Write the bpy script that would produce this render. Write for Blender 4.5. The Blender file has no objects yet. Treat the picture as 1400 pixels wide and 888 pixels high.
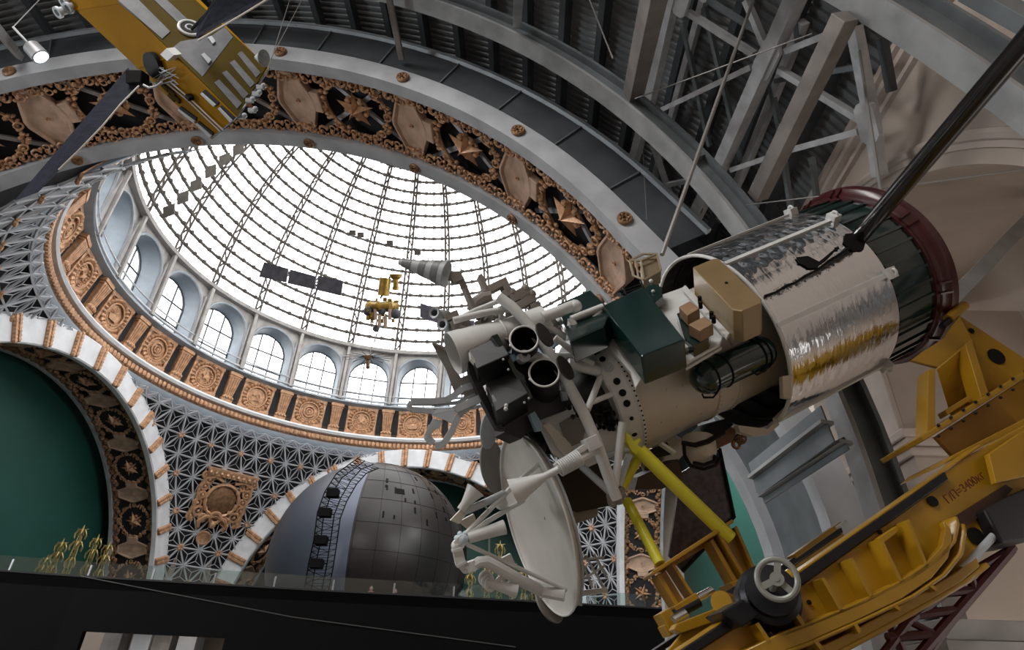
import bpy, math, random
import numpy as np
from mathutils import Matrix, Vector
random.seed(7)
A = np.array
SC = bpy.context.scene
COL = SC.collection
PI = math.pi
R_ = math.radians
# ------------------------------------------------------------------ camera
FPX, PITCH, ROLL, YAW = 835.2386, .553, .0351, -.0404
_c, _s = math.cos(PITCH), math.sin(PITCH)
FW = A([_c*math.sin(YAW), _c*math.cos(YAW), _s]); _r = A([math.cos(YAW), -math.sin(YAW), 0]); _u = np.cross(_r, FW)
RT = math.cos(ROLL)*_r + math.sin(ROLL)*_u; UP = -math.sin(ROLL)*_r + math.cos(ROLL)*_u
O = A([0, 0, 1.7])
cam = bpy.data.objects.new('camera', bpy.data.cameras.new('camera')); COL.objects.link(cam)
cam.data.sensor_width = 36; cam.data.lens = 36*FPX/1400; cam.data.clip_end = 500
cam.matrix_world = Matrix(((RT[0], UP[0], -FW[0], O[0]), (RT[1], UP[1], -FW[1], O[1]), (RT[2], UP[2], -FW[2], O[2]), (0, 0, 0, 1)))
SC.camera = cam
def ray(x, y): return FW + RT*(x-700)/FPX - UP*(y-444)/FPX
def onX(x, y, X): d = ray(x, y); return O + d*X/d[0]
def onY(x, y, Y): d = ray(x, y); return O + d*Y/d[1]
def onZ(x, y, Z): d = ray(x, y); return O + d*(Z-1.7)/d[2]
def at(x, y, D): return O + ray(x, y)*D
def onP(x, y, p, n): d = ray(x, y); return O + d*((A(p)-O)@n)/(d@n)
def nrm(v): v = A(v, dtype=float); return v/np.linalg.norm(v)
# ------------------------------------------------------------------ mesh collector
class MB:
    def __init__(s): s.v = []; s.f = []
    def add(s, vs, fs):
        o = len(s.v); s.v += [tuple(float(q) for q in p) for p in vs]; s.f += [tuple(i+o for i in f) for f in fs]; return s
    def box(s, c, dx, dy=None, dz=None):
        """half vectors"""
        c = A(c, dtype=float)
        if dy is None: dx, dy, dz = A([dx[0], 0, 0]), A([0, dx[1], 0]), A([0, 0, dx[2]])
        dx, dy, dz = A(dx, dtype=float), A(dy, dtype=float), A(dz, dtype=float)
        vs = [c+i*dx+j*dy+k*dz for k in (-1, 1) for j in (-1, 1) for i in (-1, 1)]
        fs = [(0, 2, 3, 1), (4, 5, 7, 6), (0, 1, 5, 4), (2, 6, 7, 3), (0, 4, 6, 2), (1, 3, 7, 5)]
        if np.dot(np.cross(dx, dy), dz) < 0: fs = [f[::-1] for f in fs]
        return s.add(vs, fs)
    def prism(s, poly, vec):
        poly = [A(p, dtype=float) for p in poly]; vec = A(vec, dtype=float); n = len(poly)
        nn = sum(np.cross(poly[i]-poly[0], poly[(i+1) % n]-poly[0]) for i in range(n))
        if nn@vec > 0: poly = poly[::-1]
        return s.add(poly+[p+vec for p in poly], [tuple(range(n)), tuple(range(2*n-1, n-1, -1))]+[(i, i+n, (i+1) % n+n, (i+1) % n) for i in range(n)])
    def taper(s, a, b):
        """loft between two equal polygons with caps"""
        n = len(a); a = [A(p, dtype=float) for p in a]; b = [A(p, dtype=float) for p in b]
        return s.add(a+b, [tuple(range(n))[::-1], tuple(range(n, 2*n))]+[(i, (i+1) % n, (i+1) % n+n, i+n) for i in range(n)])
    def tube(s, pts, r, n=8, closed=False, caps=True, ang0=0.0):
        pts = [A(p, dtype=float) for p in pts]; m = len(pts)
        rr = r if isinstance(r, (list, tuple)) else [r]*m
        vs = []; ref = None
        for i in range(m):
            if closed: t = pts[(i+1) % m]-pts[i-1]
            else: t = pts[min(i+1, m-1)]-pts[max(i-1, 0)]
            t = t/(np.linalg.norm(t)+1e-12)
            if ref is None:
                ref = A([0, 0, 1.]) if abs(t[2]) < .9 else A([1., 0, 0])
            e1 = ref - t*(ref@t); e1 /= np.linalg.norm(e1)+1e-12; e2 = np.cross(t, e1); ref = e1
            k = 1.0
            if 0 < i < m-1 and not closed:
                a = nrm(pts[i]-pts[i-1]+1e-12); b = nrm(pts[i+1]-pts[i]+1e-12); k = 1/max(.6, math.sqrt(max(0, (1+a@b)/2)))
            for j in range(n):
                w = 2*PI*j/n+ang0
                vs.append(pts[i]+rr[i]*k*(math.cos(w)*e1+math.sin(w)*e2))
        fs = []
        for i in range(m if closed else m-1):
            for j in range(n):
                a, b = i*n+j, i*n+(j+1) % n; c, d = ((i+1) % m)*n+(j+1) % n, ((i+1) % m)*n+j
                fs.append((a, b, c, d))
        if caps and not closed: fs += [tuple(range(n))[::-1], tuple(range((m-1)*n, m*n))]
        return s.add(vs, fs)
    def bar(s, a, b, w, h=None, up=(0, 0, 1)):
        """rectangular bar a-b, width w, height h along up"""
        a = A(a, dtype=float); b = A(b, dtype=float); h = w if h is None else h; t = b-a; L = np.linalg.norm(t)
        if L < 1e-6: return s
        t /= L; up = A(up, dtype=float); e = up-t*(up@t)
        if np.linalg.norm(e) < 1e-4: up = A([1., .3, 0]); e = up-t*(up@t)
        e /= np.linalg.norm(e); g = np.cross(t, e)
        return s.box((a+b)/2, t*L/2, g*w/2, e*h/2)
    def lathe(s, o, ax, prof, n=32, a0=0.0, a1=2*PI, ref=None):
        """prof = [(r, h)...] around axis ax from o"""
        o = A(o, dtype=float); ax = nrm(ax)
        if ref is None: ref = A([0, 0, 1.]) if abs(ax[2]) < .9 else A([1., 0, 0])
        e1 = nrm(A(ref)-ax*(A(ref)@ax)); e2 = np.cross(ax, e1); full = abs(a1-a0-2*PI) < 1e-6; m = n if full else n+1
        vs = []
        for r, h in prof:
            for j in range(m):
                w = a0+(a1-a0)*j/n; vs.append(o+ax*h+r*(math.cos(w)*e1+math.sin(w)*e2))
        fs = []
        for i in range(len(prof)-1):
            for j in range(n):
                k = (j+1) % m; fs.append((i*m+j, i*m+k, (i+1)*m+k, (i+1)*m+j))
        return s.add(vs, fs)
    def disc(s, o, ax, r, th, n=24):
        return s.lathe(o, ax, [(1e-4, 0), (r, 0), (r, th), (1e-4, th)], n)
    def torus(s, o, ax, R, r, n=32, k=8, bump=0.0, fb=0):
        o = A(o, dtype=float); ax = nrm(ax); ref = A([0, 0, 1.]) if abs(ax[2]) < .9 else A([1., 0, 0])
        e1 = nrm(ref-ax*(ref@ax)); e2 = np.cross(ax, e1); vs = []; fs = []
        for i in range(n):
            w = 2*PI*i/n; d = math.cos(w)*e1+math.sin(w)*e2; rr = r*(1+bump*math.cos(fb*w))
            for j in range(k):
                q = 2*PI*j/k; vs.append(o+d*(R+rr*math.cos(q))+ax*rr*math.sin(q))
        for i in range(n):
            for j in range(k): fs.append((i*k+j, ((i+1) % n)*k+j, ((i+1) % n)*k+(j+1) % k, i*k+(j+1) % k))
        return s.add(vs, fs)
    def ball(s, c, r, n=10, m=6, sc=(1, 1, 1), fr=None):
        c = A(c, dtype=float); vs = []; fs = []
        fr = fr if fr is not None else (A([1., 0, 0]), A([0, 1., 0]), A([0, 0, 1.]))
        for i in range(m+1):
            t = PI*i/m
            for j in range(n):
                w = 2*PI*j/n; p = (math.sin(t)*math.cos(w)*sc[0], math.sin(t)*math.sin(w)*sc[1], math.cos(t)*sc[2])
                vs.append(c+r*(p[0]*fr[0]+p[1]*fr[1]+p[2]*fr[2]))
        for i in range(m):
            for j in range(n): fs.append((i*n+j, (i+1)*n+j, (i+1)*n+(j+1) % n, i*n+(j+1) % n))
        return s.add(vs, fs)
    def grid(s, rows, closed=False):
        """rows: list of equal lists of points -> quad surface"""
        n = len(rows[0]); vs = [p for r in rows for p in r]; fs = []
        for i in range(len(rows)-1):
            for j in range(n if closed else n-1):
                k = (j+1) % n; fs.append((i*n+j, i*n+k, (i+1)*n+k, (i+1)*n+j))
        return s.add(vs, fs)
    def mesh(s, name, mat, smooth=35):
        me = bpy.data.meshes.new(name); me.from_pydata(s.v, [], s.f); me.validate(); me.update()
        me.materials.append(mat)
        if smooth:
            me.shade_smooth() if hasattr(me, 'shade_smooth') else [setattr(p, 'use_smooth', True) for p in me.polygons]
            me.set_sharp_from_angle(angle=R_(smooth))
        return me
    def out(s, name, mat, parent=None, smooth=35, bevel=0, solid=0, local=False):
        o = bpy.data.objects.new(name, s.mesh(name, mat, smooth)); COL.objects.link(o)
        if parent is not None:
            o.parent = parent
            if not local: o.matrix_parent_inverse = WM(parent).inverted()
        if solid:
            m = o.modifiers.new('solid', 'SOLIDIFY'); m.thickness = solid; m.offset = 0
        if bevel:
            m = o.modifiers.new('bevel', 'BEVEL'); m.width = bevel; m.segments = 2; m.limit_method = 'ANGLE'; m.angle_limit = R_(40)
        return o
def WM(o):
    m = o.matrix_basis.copy()
    if o.parent is not None: m = WM(o.parent) @ o.matrix_parent_inverse @ m
    return m
def tag(o, label=None, cat=None, group=None, kind=None):
    if label: o['label'] = label
    if cat: o['category'] = cat
    if group: o['group'] = group
    if kind: o['kind'] = kind
    return o
def thing(name, label, cat, loc=(0, 0, 0), group=None, mat4=None, kind=None):
    o = bpy.data.objects.new(name, None); COL.objects.link(o); o.empty_display_size = .1
    if mat4 is not None: o.matrix_basis = mat4
    else: o.location = [float(q) for q in loc]
    return tag(o, label, cat, group, kind)
def kids(o): return [c for c in COL.objects if c.parent == o]
def copy_tree(o, mat4=None, label=None, parent=None, group=None):
    c = o.copy(); COL.objects.link(c)
    if parent is not None: c.parent = parent
    if mat4 is not None: c.matrix_basis = mat4
    if label: c['label'] = label
    if group: c['group'] = group
    for k in list(CH.get(o.name, ())): copy_tree(k, parent=c)
    return c
CH = {}
def reg(o):
    """remember the children of a prototype (fast copy)"""
    CH[o.name] = [c for c in COL.objects if c.parent == o]
    for c in CH[o.name]: reg(c)
    return o
def frame(o, x, y, z):
    return Matrix(((x[0], y[0], z[0], o[0]), (x[1], y[1], z[1], o[1]), (x[2], y[2], z[2], o[2]), (0, 0, 0, 1)))
ORD = ['first', 'second', 'third', 'fourth', 'fifth', 'sixth', 'seventh', 'eighth', 'ninth', 'tenth', 'eleventh', 'twelfth', 'thirteenth', 'fourteenth',
       'fifteenth', 'sixteenth', 'seventeenth', 'eighteenth', 'nineteenth', 'twentieth', 'twenty-first', 'twenty-second', 'twenty-third', 'twenty-fourth',
       'twenty-fifth', 'twenty-sixth', 'twenty-seventh', 'twenty-eighth']
# ------------------------------------------------------------------ materials
def mat(name, col, rough=.5, metal=0.0, var=.0, vscale=3.0, bump=.0, bscale=20.0, coat=0.0, spec=None, col2=None, stretch=None, rvar=0.0):
    m = bpy.data.materials.new(name); m.use_nodes = True; nt = m.node_tree; N = nt.nodes; L = nt.links
    b = N['Principled BSDF']; b.inputs['Base Color'].default_value = (*col, 1); b.inputs['Roughness'].default_value = rough; b.inputs['Metallic'].default_value = metal
    if coat: b.inputs['Coat Weight'].default_value = coat; b.inputs['Coat Roughness'].default_value = .15
    if spec is not None: b.inputs['Specular IOR Level'].default_value = spec
    tc = N.new('ShaderNodeTexCoord'); src = tc.outputs['Object']
    if stretch:
        mp = N.new('ShaderNodeMapping'); mp.inputs['Scale'].default_value = stretch; L.new(src, mp.inputs['Vector']); src = mp.outputs['Vector']
    if var or col2:
        n = N.new('ShaderNodeTexNoise'); n.inputs['Scale'].default_value = vscale; n.inputs['Detail'].default_value = 4; L.new(src, n.inputs['Vector'])
        r = N.new('ShaderNodeValToRGB'); L.new(n.outputs['Fac'], r.inputs['Fac'])
        c2 = col2 if col2 else tuple(max(0, c*(1-var)) for c in col); c1 = col if col2 else tuple(min(1, c*(1+var*.6)) for c in col)
        r.color_ramp.elements[0].position = .35; r.color_ramp.elements[1].position = .68
        r.color_ramp.elements[0].color = (*c2, 1); r.color_ramp.elements[1].color = (*c1, 1); L.new(r.outputs['Color'], b.inputs['Base Color'])
        if rvar:
            mr = N.new('ShaderNodeMapRange'); L.new(n.outputs['Fac'], mr.inputs['Value']); mr.inputs['To Min'].default_value = max(0, rough-rvar); mr.inputs['To Max'].default_value = min(1, rough+rvar); L.new(mr.outputs['Result'], b.inputs['Roughness'])
    if bump:
        n2 = N.new('ShaderNodeTexNoise'); n2.inputs['Scale'].default_value = bscale; n2.inputs['Detail'].default_value = 3; L.new(src, n2.inputs['Vector'])
        bp = N.new('ShaderNodeBump'); bp.inputs['Strength'].default_value = bump; bp.inputs['Distance'].default_value = .05; L.new(n2.outputs['Fac'], bp.inputs['Height']); L.new(bp.outputs['Normal'], b.inputs['Normal'])
    return m
def glass_mat(name, col, gloss):
    m = bpy.data.materials.new(name); m.use_nodes = True; N = m.node_tree.nodes; L = m.node_tree.links; N.remove(N['Principled BSDF'])
    t = N.new('ShaderNodeBsdfTransparent'); t.inputs[0].default_value = (*col, 1); g = N.new('ShaderNodeBsdfGlossy'); g.inputs['Roughness'].default_value = .03
    x = N.new('ShaderNodeMixShader'); x.inputs[0].default_value = gloss; L.new(t.outputs[0], x.inputs[1]); L.new(g.outputs[0], x.inputs[2]); L.new(x.outputs[0], N['Material Output'].inputs[0])
    return m
M = {}
M['gold'] = mat('gilded_plaster', (.60, .34, .19), .45, .12, .3, 2.5, .35, 9)
M['goldbright'] = mat('gilding', (.64, .37, .21), .38, .2, .28, 3, .3, 12)
M['golddark'] = mat('dark_gilding', (.30, .165, .085), .45, .3, .4, 3, .4, 9)
M['hexa'] = mat('hexagon_plaster', (.60, .41, .30), .6, .05, .25, 1.3, .2, 6)
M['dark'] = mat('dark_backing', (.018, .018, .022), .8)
M['greylat'] = mat('grey_lattice_paint', (.56, .58, .62), .5, 0, .15, 1.0)
M['bluegrey'] = mat('blue_grey_plaster', (.34, .39, .44), .6, 0, .12, .8, .08, 8)
M['drum'] = mat('drum_stone', (.40, .38, .36), .7, 0, .2, .8, .1, 6)
M['white'] = mat('white_band_plaster', (.82, .84, .87), .6, 0, .1, .9, .06, 10)
M['strip'] = mat('grey_arch_strip', (.50, .52, .55), .5, .1, .2, .7, .1, 5)
M['rib'] = mat('dome_steel', (.07, .06, .05), .6, .2, .2, 2)
M['green'] = mat('green_wall_paint', (.014, .085, .067), .55, 0, .12, .25)
M['sheet'] = mat('dark_sheet_metal', (.085, .095, .105), .5, .3, .3, .5, .05, 3)
M['beam'] = mat('galvanised_beam', (.42, .43, .44), .45, .35, .22, 1.2, .08, 8)
M['beamdk'] = mat('grey_beam_web', (.19, .215, .23), .45, .3, .2, 1.2)
M['truss'] = mat('truss_paint', (.52, .53, .55), .45, .2, .2, 2)
M['bronze'] = mat('brown_beam', (.26, .235, .22), .5, .2, .25, 1.5)
M['deck'] = mat('corrugated_deck', (.27, .28, .29), .5, .3, .25, .6)
M['plaster'] = mat('beige_plaster', (.50, .42, .36), .8, 0, .12, .5, .12, 5)
M['plasterlt'] = mat('pale_moulding', (.60, .51, .45), .75, 0, .12, .8)
M['black'] = mat('black_cladding', (.003, .003, .0035), .7, 0, spec=.15)
M['floor'] = mat('floor_stone', (.22, .20, .18), .4, 0, .2, .5)
M['glass'] = glass_mat('dome_glass', (.95, .955, .96), .04)
M['rail'] = mat('balustrade_glass', (.5, .6, .6), .05); M['rail'] = glass_mat('balustrade_glass', (.80, .88, .87), .09)
# ================================================================== the place
S = 24.
DX, DY = -.5827*S, 1.9208*S; AR = .9881*S; HS = .1923*S+1.7; RI = .7732*S; RO = .8656*S; H1 = 1.1073*S+1.7; R1 = S
R2 = .9618*S; H2 = 1.2793*S+1.7; R3 = .9492*S; H3 = 1.5857*S+1.7; HA = 2.7858*S+1.7
AN = 1.074*S; HN = .1212*S+1.7; RIN = .8221*S; RON = .8585*S; YN = DY-AN; YH = YN-.2*S
AZ0 = R_(-1.4)
def st(name, mb, m, parent=None, **k):
    o = mb.out(name, m, parent, **k)
    if parent is None: tag(o, kind='structure')
    return o
def pol(az, r, z): return A([DX+r*math.sin(az), DY+r*math.cos(az), z])
def bayframe(az, r, z, tilt=0.0):
    """x = to the right seen from the centre, y = outward, z = up (tilted inwards by tilt)"""
    x = A([math.cos(az), -math.sin(az), 0]); y = A([math.sin(az), math.cos(az), 0]); z_ = A([0, 0, 1.])
    y2 = y*math.cos(tilt)+z_*math.sin(tilt); z2 = z_*math.cos(tilt)-y*math.sin(tilt)
    return frame(pol(az, r, z), x, y2, z2)
# ---- dome: steel ribs, purlin rings, glazing bars, glass
dome = thing('ceiling_dome', None, None, (DX, DY, H3), kind='structure')
def dp(az, ph, off=0.0):
    r = (R3+off)*math.cos(ph); z = H3+(HA-H3+off)*math.sin(ph); return pol(az, r, z)
PH = [R_(85)*i/36 for i in range(37)]
for k in range(24):
    az = AZ0+PI/24+2*PI*k/24; mb = MB()
    for sgn in (-1, 1):
        mb.tube([dp(az+sgn*.013, p) for p in PH], .14, 4)
    for i in range(36):
        sgn = 1 if i % 2 else -1
        mb.tube([dp(az+sgn*.013, PH[i]), dp(az-sgn*.013, PH[i+1])], .10, 4, caps=False)
    mb.out('rib', M['rib'], dome, smooth=0)
RINGS = [R_(3.35*i) for i in range(0, 24)]
for i, p in enumerate(RINGS):
    if math.cos(p) < .1: continue
    MB().tube([dp(2*PI*j/96, p) for j in range(96)], .17 if i else .26, 5, closed=True).out('ring_purlin', M['rib'], dome, smooth=0)
mb = MB()
for p in RINGS[1:]:
    for j in range(24*4):
        az = AZ0+2*PI*(j+.5)/96; c = dp(az, p, -.05); mb.ball(c, .27, 5, 4)
tag(mb.out('purlin_joint', M['rib'], dome, smooth=0), kind='stuff')
mb = MB()
for j in range(24*6):
    if j % 6 == 0: continue
    az = AZ0+PI/24+2*PI*j/144; mb.tube([dp(az, p,   .08) for p in PH[::2]], .045, 4, caps=False)
tag(mb.out('glazing_bar', M['rib'], dome, smooth=0), kind='stuff')
mb = MB().grid([[dp(2*PI*j/96, p, .15) for j in range(96)] for p in [R_(88)*i/20 for i in range(21)]], closed=True)
mb.out('glass', M['glass'], dome)
# service catwalk boxes hanging along one dome ring (dark plates)
for i, (x, y) in enumerate(((326, 204), (307, 218), (288, 234), (268, 253), (250, 270), (231, 288))):
    d = ray(x, y); c = O+d*(60-i*.6); b = MB().box(c, nrm(RT*.8+UP*.3)*.55, UP*.5, FW*.08)
    b.bar(c+UP*.5, c+UP*1.6, .04)
    tag(b.out('acoustic_panel', M['rib'], smooth=0), '%s of the six small dark panels hung inside the glass dome, from the top' % ORD[i], 'panel', 'panels hung in the dome')
# ---- drum with 24 niche windows
RF = (R2+R3)/2+.1; RW = RF+2.1
ZB = H2-.1; ZT = H3; wy = 2.5; zs = ZB+4.05       # half opening, spring height
def arch_pts(hw, zspring, z0, n=10):
    return [(-hw, z0)]+[(-hw*math.cos(PI*i/n), zspring+hw*math.sin(PI*i/n)) for i in range(n+1)]+[(hw, z0)]
bw = 2*PI*RF/24/2
drum = thing('wall_drum', None, None, (DX, DY, H2), kind='structure')
ap = arch_pts(wy, zs, ZB)
def bay(az, r, x, z):   # flat facet point
    rr = r + (R3-RF)*(z-ZB)/(ZT-ZB)*0 ; c = pol(az, rr, z); return c+A([math.cos(az), -math.sin(az), 0])*x
mbw = MB(); mbn = MB(); mbr = MB(); mbc = MB()
for k in range(24):
    az = AZ0+2*PI*k/24
    # face: fan from opening to rectangle border
    n = len(ap); outer = []
    for i, (x, z) in enumerate(ap):
        if i <= 1: q = (-bw, z)
        elif i >= n-2: q = (bw, z)
        else:
            t = (i-1)/(n-3); q = (-bw+2*bw*t, ZT)
        outer.append(q)
    outer[1] = (-bw, zs); outer[n-2] = (bw, zs)
    outer2 = outer[:2]+[(-bw, ZT)]+outer[2:n-2]+[(bw, ZT)]+outer[n-2:]
    inner2 = ap[:2]+[ap[1]]+ap[2:n-2]+[ap[n-2]]+ap[n-2:]
    mbw.grid([[bay(az, RF, x, z) for x, z in outer2], [bay(az, RF, x, z) for x, z in inner2]])
    mbn.grid([[bay(az, RF, x, z) for x, z in ap], [bay(az, RW, x*1.0, z) for x, z in ap]])
    a2 = [(x*1.06, z+.12 if 0 < i < n-1 else z) for i, (x, z) in enumerate(ap)]
    mbr.tube([bay(az, RF-.05, x, z) for x, z in a2], .14, 6)
    for i in range(1, n-1):
        pass
    # outer wall around the window
    mbw.grid([[bay(az, RW+.02, x*1.35, z if i not in range(1, n-1) else z+(.9 if i not in (1, n-2) else 0)) for i, (x, z) in enumerate(ap)], [bay(az, RW+.02, x*.97, z) for x, z in ap]])
    azc = az+PI/24
    for s_ in (-.36, .36):
        c0 = pol(azc, RF-.12, ZB)+A([math.cos(azc), -math.sin(azc), 0])*s_; mbc.bar(c0, c0+A([0, 0, 1])*(ZT-ZB-1.6), .16, .2, up=(math.sin(azc), math.cos(azc), 0))
    mbc.bar(pol(azc, RF-.3, ZB), pol(azc, R3-.12, ZT+.2), .34, .3, up=(math.sin(azc), math.cos(azc), 0))
mbw.out('masonry', M['drum'], drum, solid=.12); mbn.out('niche_vault', M['bluegrey'], drum); mbr.out('archivolt_moulding', M['bluegrey'], drum); mbc.out('pier', M['drum'], drum)
mb = MB()
mb.lathe((DX, DY, 0), (0, 0, 1), [(R3+.5, ZT-.35), (R3-.35, ZT-.35), (R3-.45, ZT), (R3-.1, ZT+.25), (R3+.6, ZT+.25)], 96); mb.out('cornice', M['drum'], drum)
mb = MB()
for j in range(24*16):
    az = 2*PI*j/384
    if abs(((az-AZ0)/(2*PI/24)) % 1-.5) < .2: continue
mb.lathe((DX, DY, 0), (0, 0, 1), [(RW+.3, ZB-.05), (R2-.3, ZB-.05), (R2-.4, ZB-.3), (R2+.3, ZB-.5)], 96); mb.out('walkway_slab', M['bluegrey'], drum)
mw = mat('window_frame_paint', (.06, .07, .08), .5)
fr = MB(); fz0 = ZB; ap2 = [(x*.985, z) for x, z in ap]
def lp(x, z, y=0): return (x, y, z-ZB)
fr.tube([lp(x, z) for x, z in ap2], .09, 6); fr.bar(lp(-wy*.985, ZB), lp(wy*.985, ZB), .16, .16)
mt = MB(); hw = wy*.985
for x in (-hw/3, hw/3): mt.bar(lp(x, ZB), lp(x, zs+math.sqrt(hw*hw-x*x)), .14, .12, up=(0, 1, 0))
for z in (ZB+2.0, zs+.15): mt.bar(lp(-hw, z), lp(hw, z), .12, .14)
pn = MB().add([lp(x, z) for x, z in ap2], [tuple(range(len(ap2)))])
frm, mtm, pnm = fr.mesh('window_frame', mw), mt.mesh('muntin', mw, 0), pn.mesh('pane', M['glass'], 0)
for k in range(24):
    az = AZ0+2*PI*k/24; w = thing('window_%d' % (k+1), None, None, kind='structure', mat4=bayframe(az, RW-.1, ZB))
    for nm, me in (('window_frame', frm), ('muntin', mtm), ('pane', pnm)):
        o = bpy.data.objects.new(nm, me); COL.objects.link(o); o.parent = w
# railing of the gallery at the foot of the drum
rl = thing('gallery_railing', 'grey tubular ring railing above the gilded frieze, around the window gallery', 'railing', (DX, DY, H2))
for z, r in ((H2+.15, .16), (H2+1.0, .09)):
    MB().tube([pol(2*PI*j/120, R2-.25, z) for j in range(120)], r, 6, closed=True).out('rail', M['strip'], rl)
for j in range(24): MB().tube([pol(AZ0+2*PI*(j+.5)/24, R2-.25, H2-.2), pol(AZ0+2*PI*(j+.5)/24, R2-.25, H2+1.0)], .06, 5).out('baluster', M['strip'], rl)
# ---- gilded frieze
til = math.atan2(R1-R2-.1, H2-H1)
mb = MB().lathe((DX, DY, 0), (0, 0, 1), [(R1+.35, H1-.1), (R2+.45, H2-.4)], 96); st('wall_frieze', mb, mat('frieze_ground', (.06, .04, .03), .7))
mb = MB().lathe((DX, DY, 0), (0, 0, 1), [(R1+.3, H1+.28), (R1-.35, H1+.24), (R1-.5, H1), (R1-.35, H1-.24), (R1+.3, H1-.28)], 120); st('trim_1', mb, M['white'])
mb = MB(); 
for j in range(300):
    az = 2*PI*j/300; mb.ball(pol(az, R1+.02, H1-.72), .27, 6, 4, (1.1, 1.1, 1.3))
mb.lathe((DX, DY, 0), (0, 0, 1), [(R1+.3, H1-.25), (R1+.05, H1-.45), (R1+.1, H1-1.0), (R1+.35, H1-1.15)], 120)
st('trim_2', mb, M['gold'])
mb = MB().lathe((DX, DY, 0), (0, 0, 1), [(R1+.3, H1-1.1), (R1+.05, H1-1.2), (R1+.1, H1-1.4), (R1+.35, H1-1.8), (R1+.6, H1-2.1)], 120); st('trim_3', mb, M['bluegrey'])
HF = H2-H1-.5   # frieze height along slope
def relief_panel():
    t = thing('relief_medallion', '', 'medallion', group='round relief medallions of the gilded frieze')
    w, h = 1.75, HF/2-.12
    p = MB().box((0, .25, 0), (w, .18, h)); p.box((0, .05, h-.18), (w+.06, .22, .18)); p.box((0, .05, -h+.2), (w+.06, .22, .2))
    for s in (-1, 1):
        p.box((s*(w-.12), .05, 0), (.13, .2, h))
        for q in (-1, 1):
            for i in range(5):
                a = R_(20+i*18); p.ball((s*(1.45+.2*math.cos(a)), .0, q*(h-.55)+.2*q*math.sin(a)), .2, 6, 4)
    p.out('panel', M['gold'], t, local=True)
    rg = MB().torus((0, -.05, 0), (0, 1, 0), 1.42, .22, 48, 8, .35, 24); rg.torus((0, -.08, 0), (0, 1, 0), 1.12, .10, 40, 6); rg.out('wreath', M['goldbright'], t, local=True)
    return t
def emblem(kind):
    e = MB()
    e.lathe((0, .12, 0), (0, -1, 0), [(1e-3, .1), (.5, .07), (.95, 0)], 28)
    if kind == 0:      # hammer and sickle
        pts = [(.42*math.cos(R_(a)), -.12, .42*math.sin(R_(a))) for a in range(-120, 100, 15)]
        e.tube(pts, [.03+.07*math.sin(PI*i/(len(pts)-1)) for i in range(len(pts))], 6); e.tube([(-.2, -.12, -.36), (-.5, -.12, -.62)], .06, 6)
        e.tube([(.45, -.15, -.55), (-.25, -.15, .25)], .06, 6); e.box((-.27, -.15, .27), A([.2, 0, .2]), A([0, .07, 0]), A([-.09, 0, .09]))
    elif kind == 1:    # rising sun over ridges
        for a in range(0, 181, 20): e.tube([(.25*math.cos(R_(a)), -.05, .25*math.sin(R_(a))-.1), (.75*math.cos(R_(a)), -.08, .75*math.sin(R_(a))-.1)], .05, 5)
        e.ball((0, -.03, -.1), .26, 10, 6, (1, .5, 1)); e.prism([(-.7, -.02, -.15), (-.3, -.02, .1), (.05, -.02, -.12), (.4, -.02, .12), (.7, -.02, -.15), (.5, -.02, -.5), (-.5, -.02, -.5)], (0, -.12, 0))
    elif kind == 2:    # star in ears
        pts = [((.5 if i % 2 == 0 else .2)*math.sin(PI*i/5), -.02, (.5 if i % 2 == 0 else .2)*math.cos(PI*i/5)) for i in range(10)]
        e.prism(pts, (0, -.16, 0))
        for s in (-1, 1):
            for i in range(7): a = R_(-60+20*i); e.ball((s*.75*math.cos(a), -.06, .75*math.sin(a)), .12, 6, 4)
    else:              # concentric shield
        e.torus((0, -.08, 0), (0, 1, 0), .62, .09, 30, 6); e.torus((0, -.1, 0), (0, 1, 0), .32, .08, 24, 6); e.ball((0, -.1, 0), .15, 8, 6)
        e.prism([(-.12, -.1, .1), (.12, -.1, .1), (0, -.1, -.5)], (0, -.1, 0))
    for s in (-1, 1): e.tube([(s*.2, -.08, -.9), (s*.6, -.08, -.72), (s*.85, -.08, -.35)], .08, 6)
    return e.mesh('emblem', M['goldbright'])
EMB = [emblem(i) for i in range(4)]
EMN = ['hammer and sickle', 'rising sun', 'star between ears', 'ringed shield']
MR = (R1+R2)/2+.2; MZ = (H1+H2)/2-.1
pt = relief_panel(); reg(pt)
seq = {k: i for i, k in enumerate([15, 16, 17, 18, 19, 20, 21, 22, 23, 0, 1, 2, 3, 4, 5])}
for k in range(24):
    if k not in seq: continue
    kd = 0 if k == 21 else [1, 3, 2][k % 3]
    lab = ('gilded frieze medallion with a %s, %s from the left' % (EMN[kd], ORD[seq[k]])) if k in seq else ('gilded medallion with a %s on the near side of the ring, number %s' % (EMN[kd], ORD[k]))
    m4 = bayframe(AZ0+2*PI*k/24, MR, MZ, til)
    if k == 0: o = pt; o.matrix_basis = m4; o['label'] = lab
    else: o = copy_tree(pt, m4, lab)
    e = bpy.data.objects.new('emblem', EMB[kd]); COL.objects.link(e); e.parent = o
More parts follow.
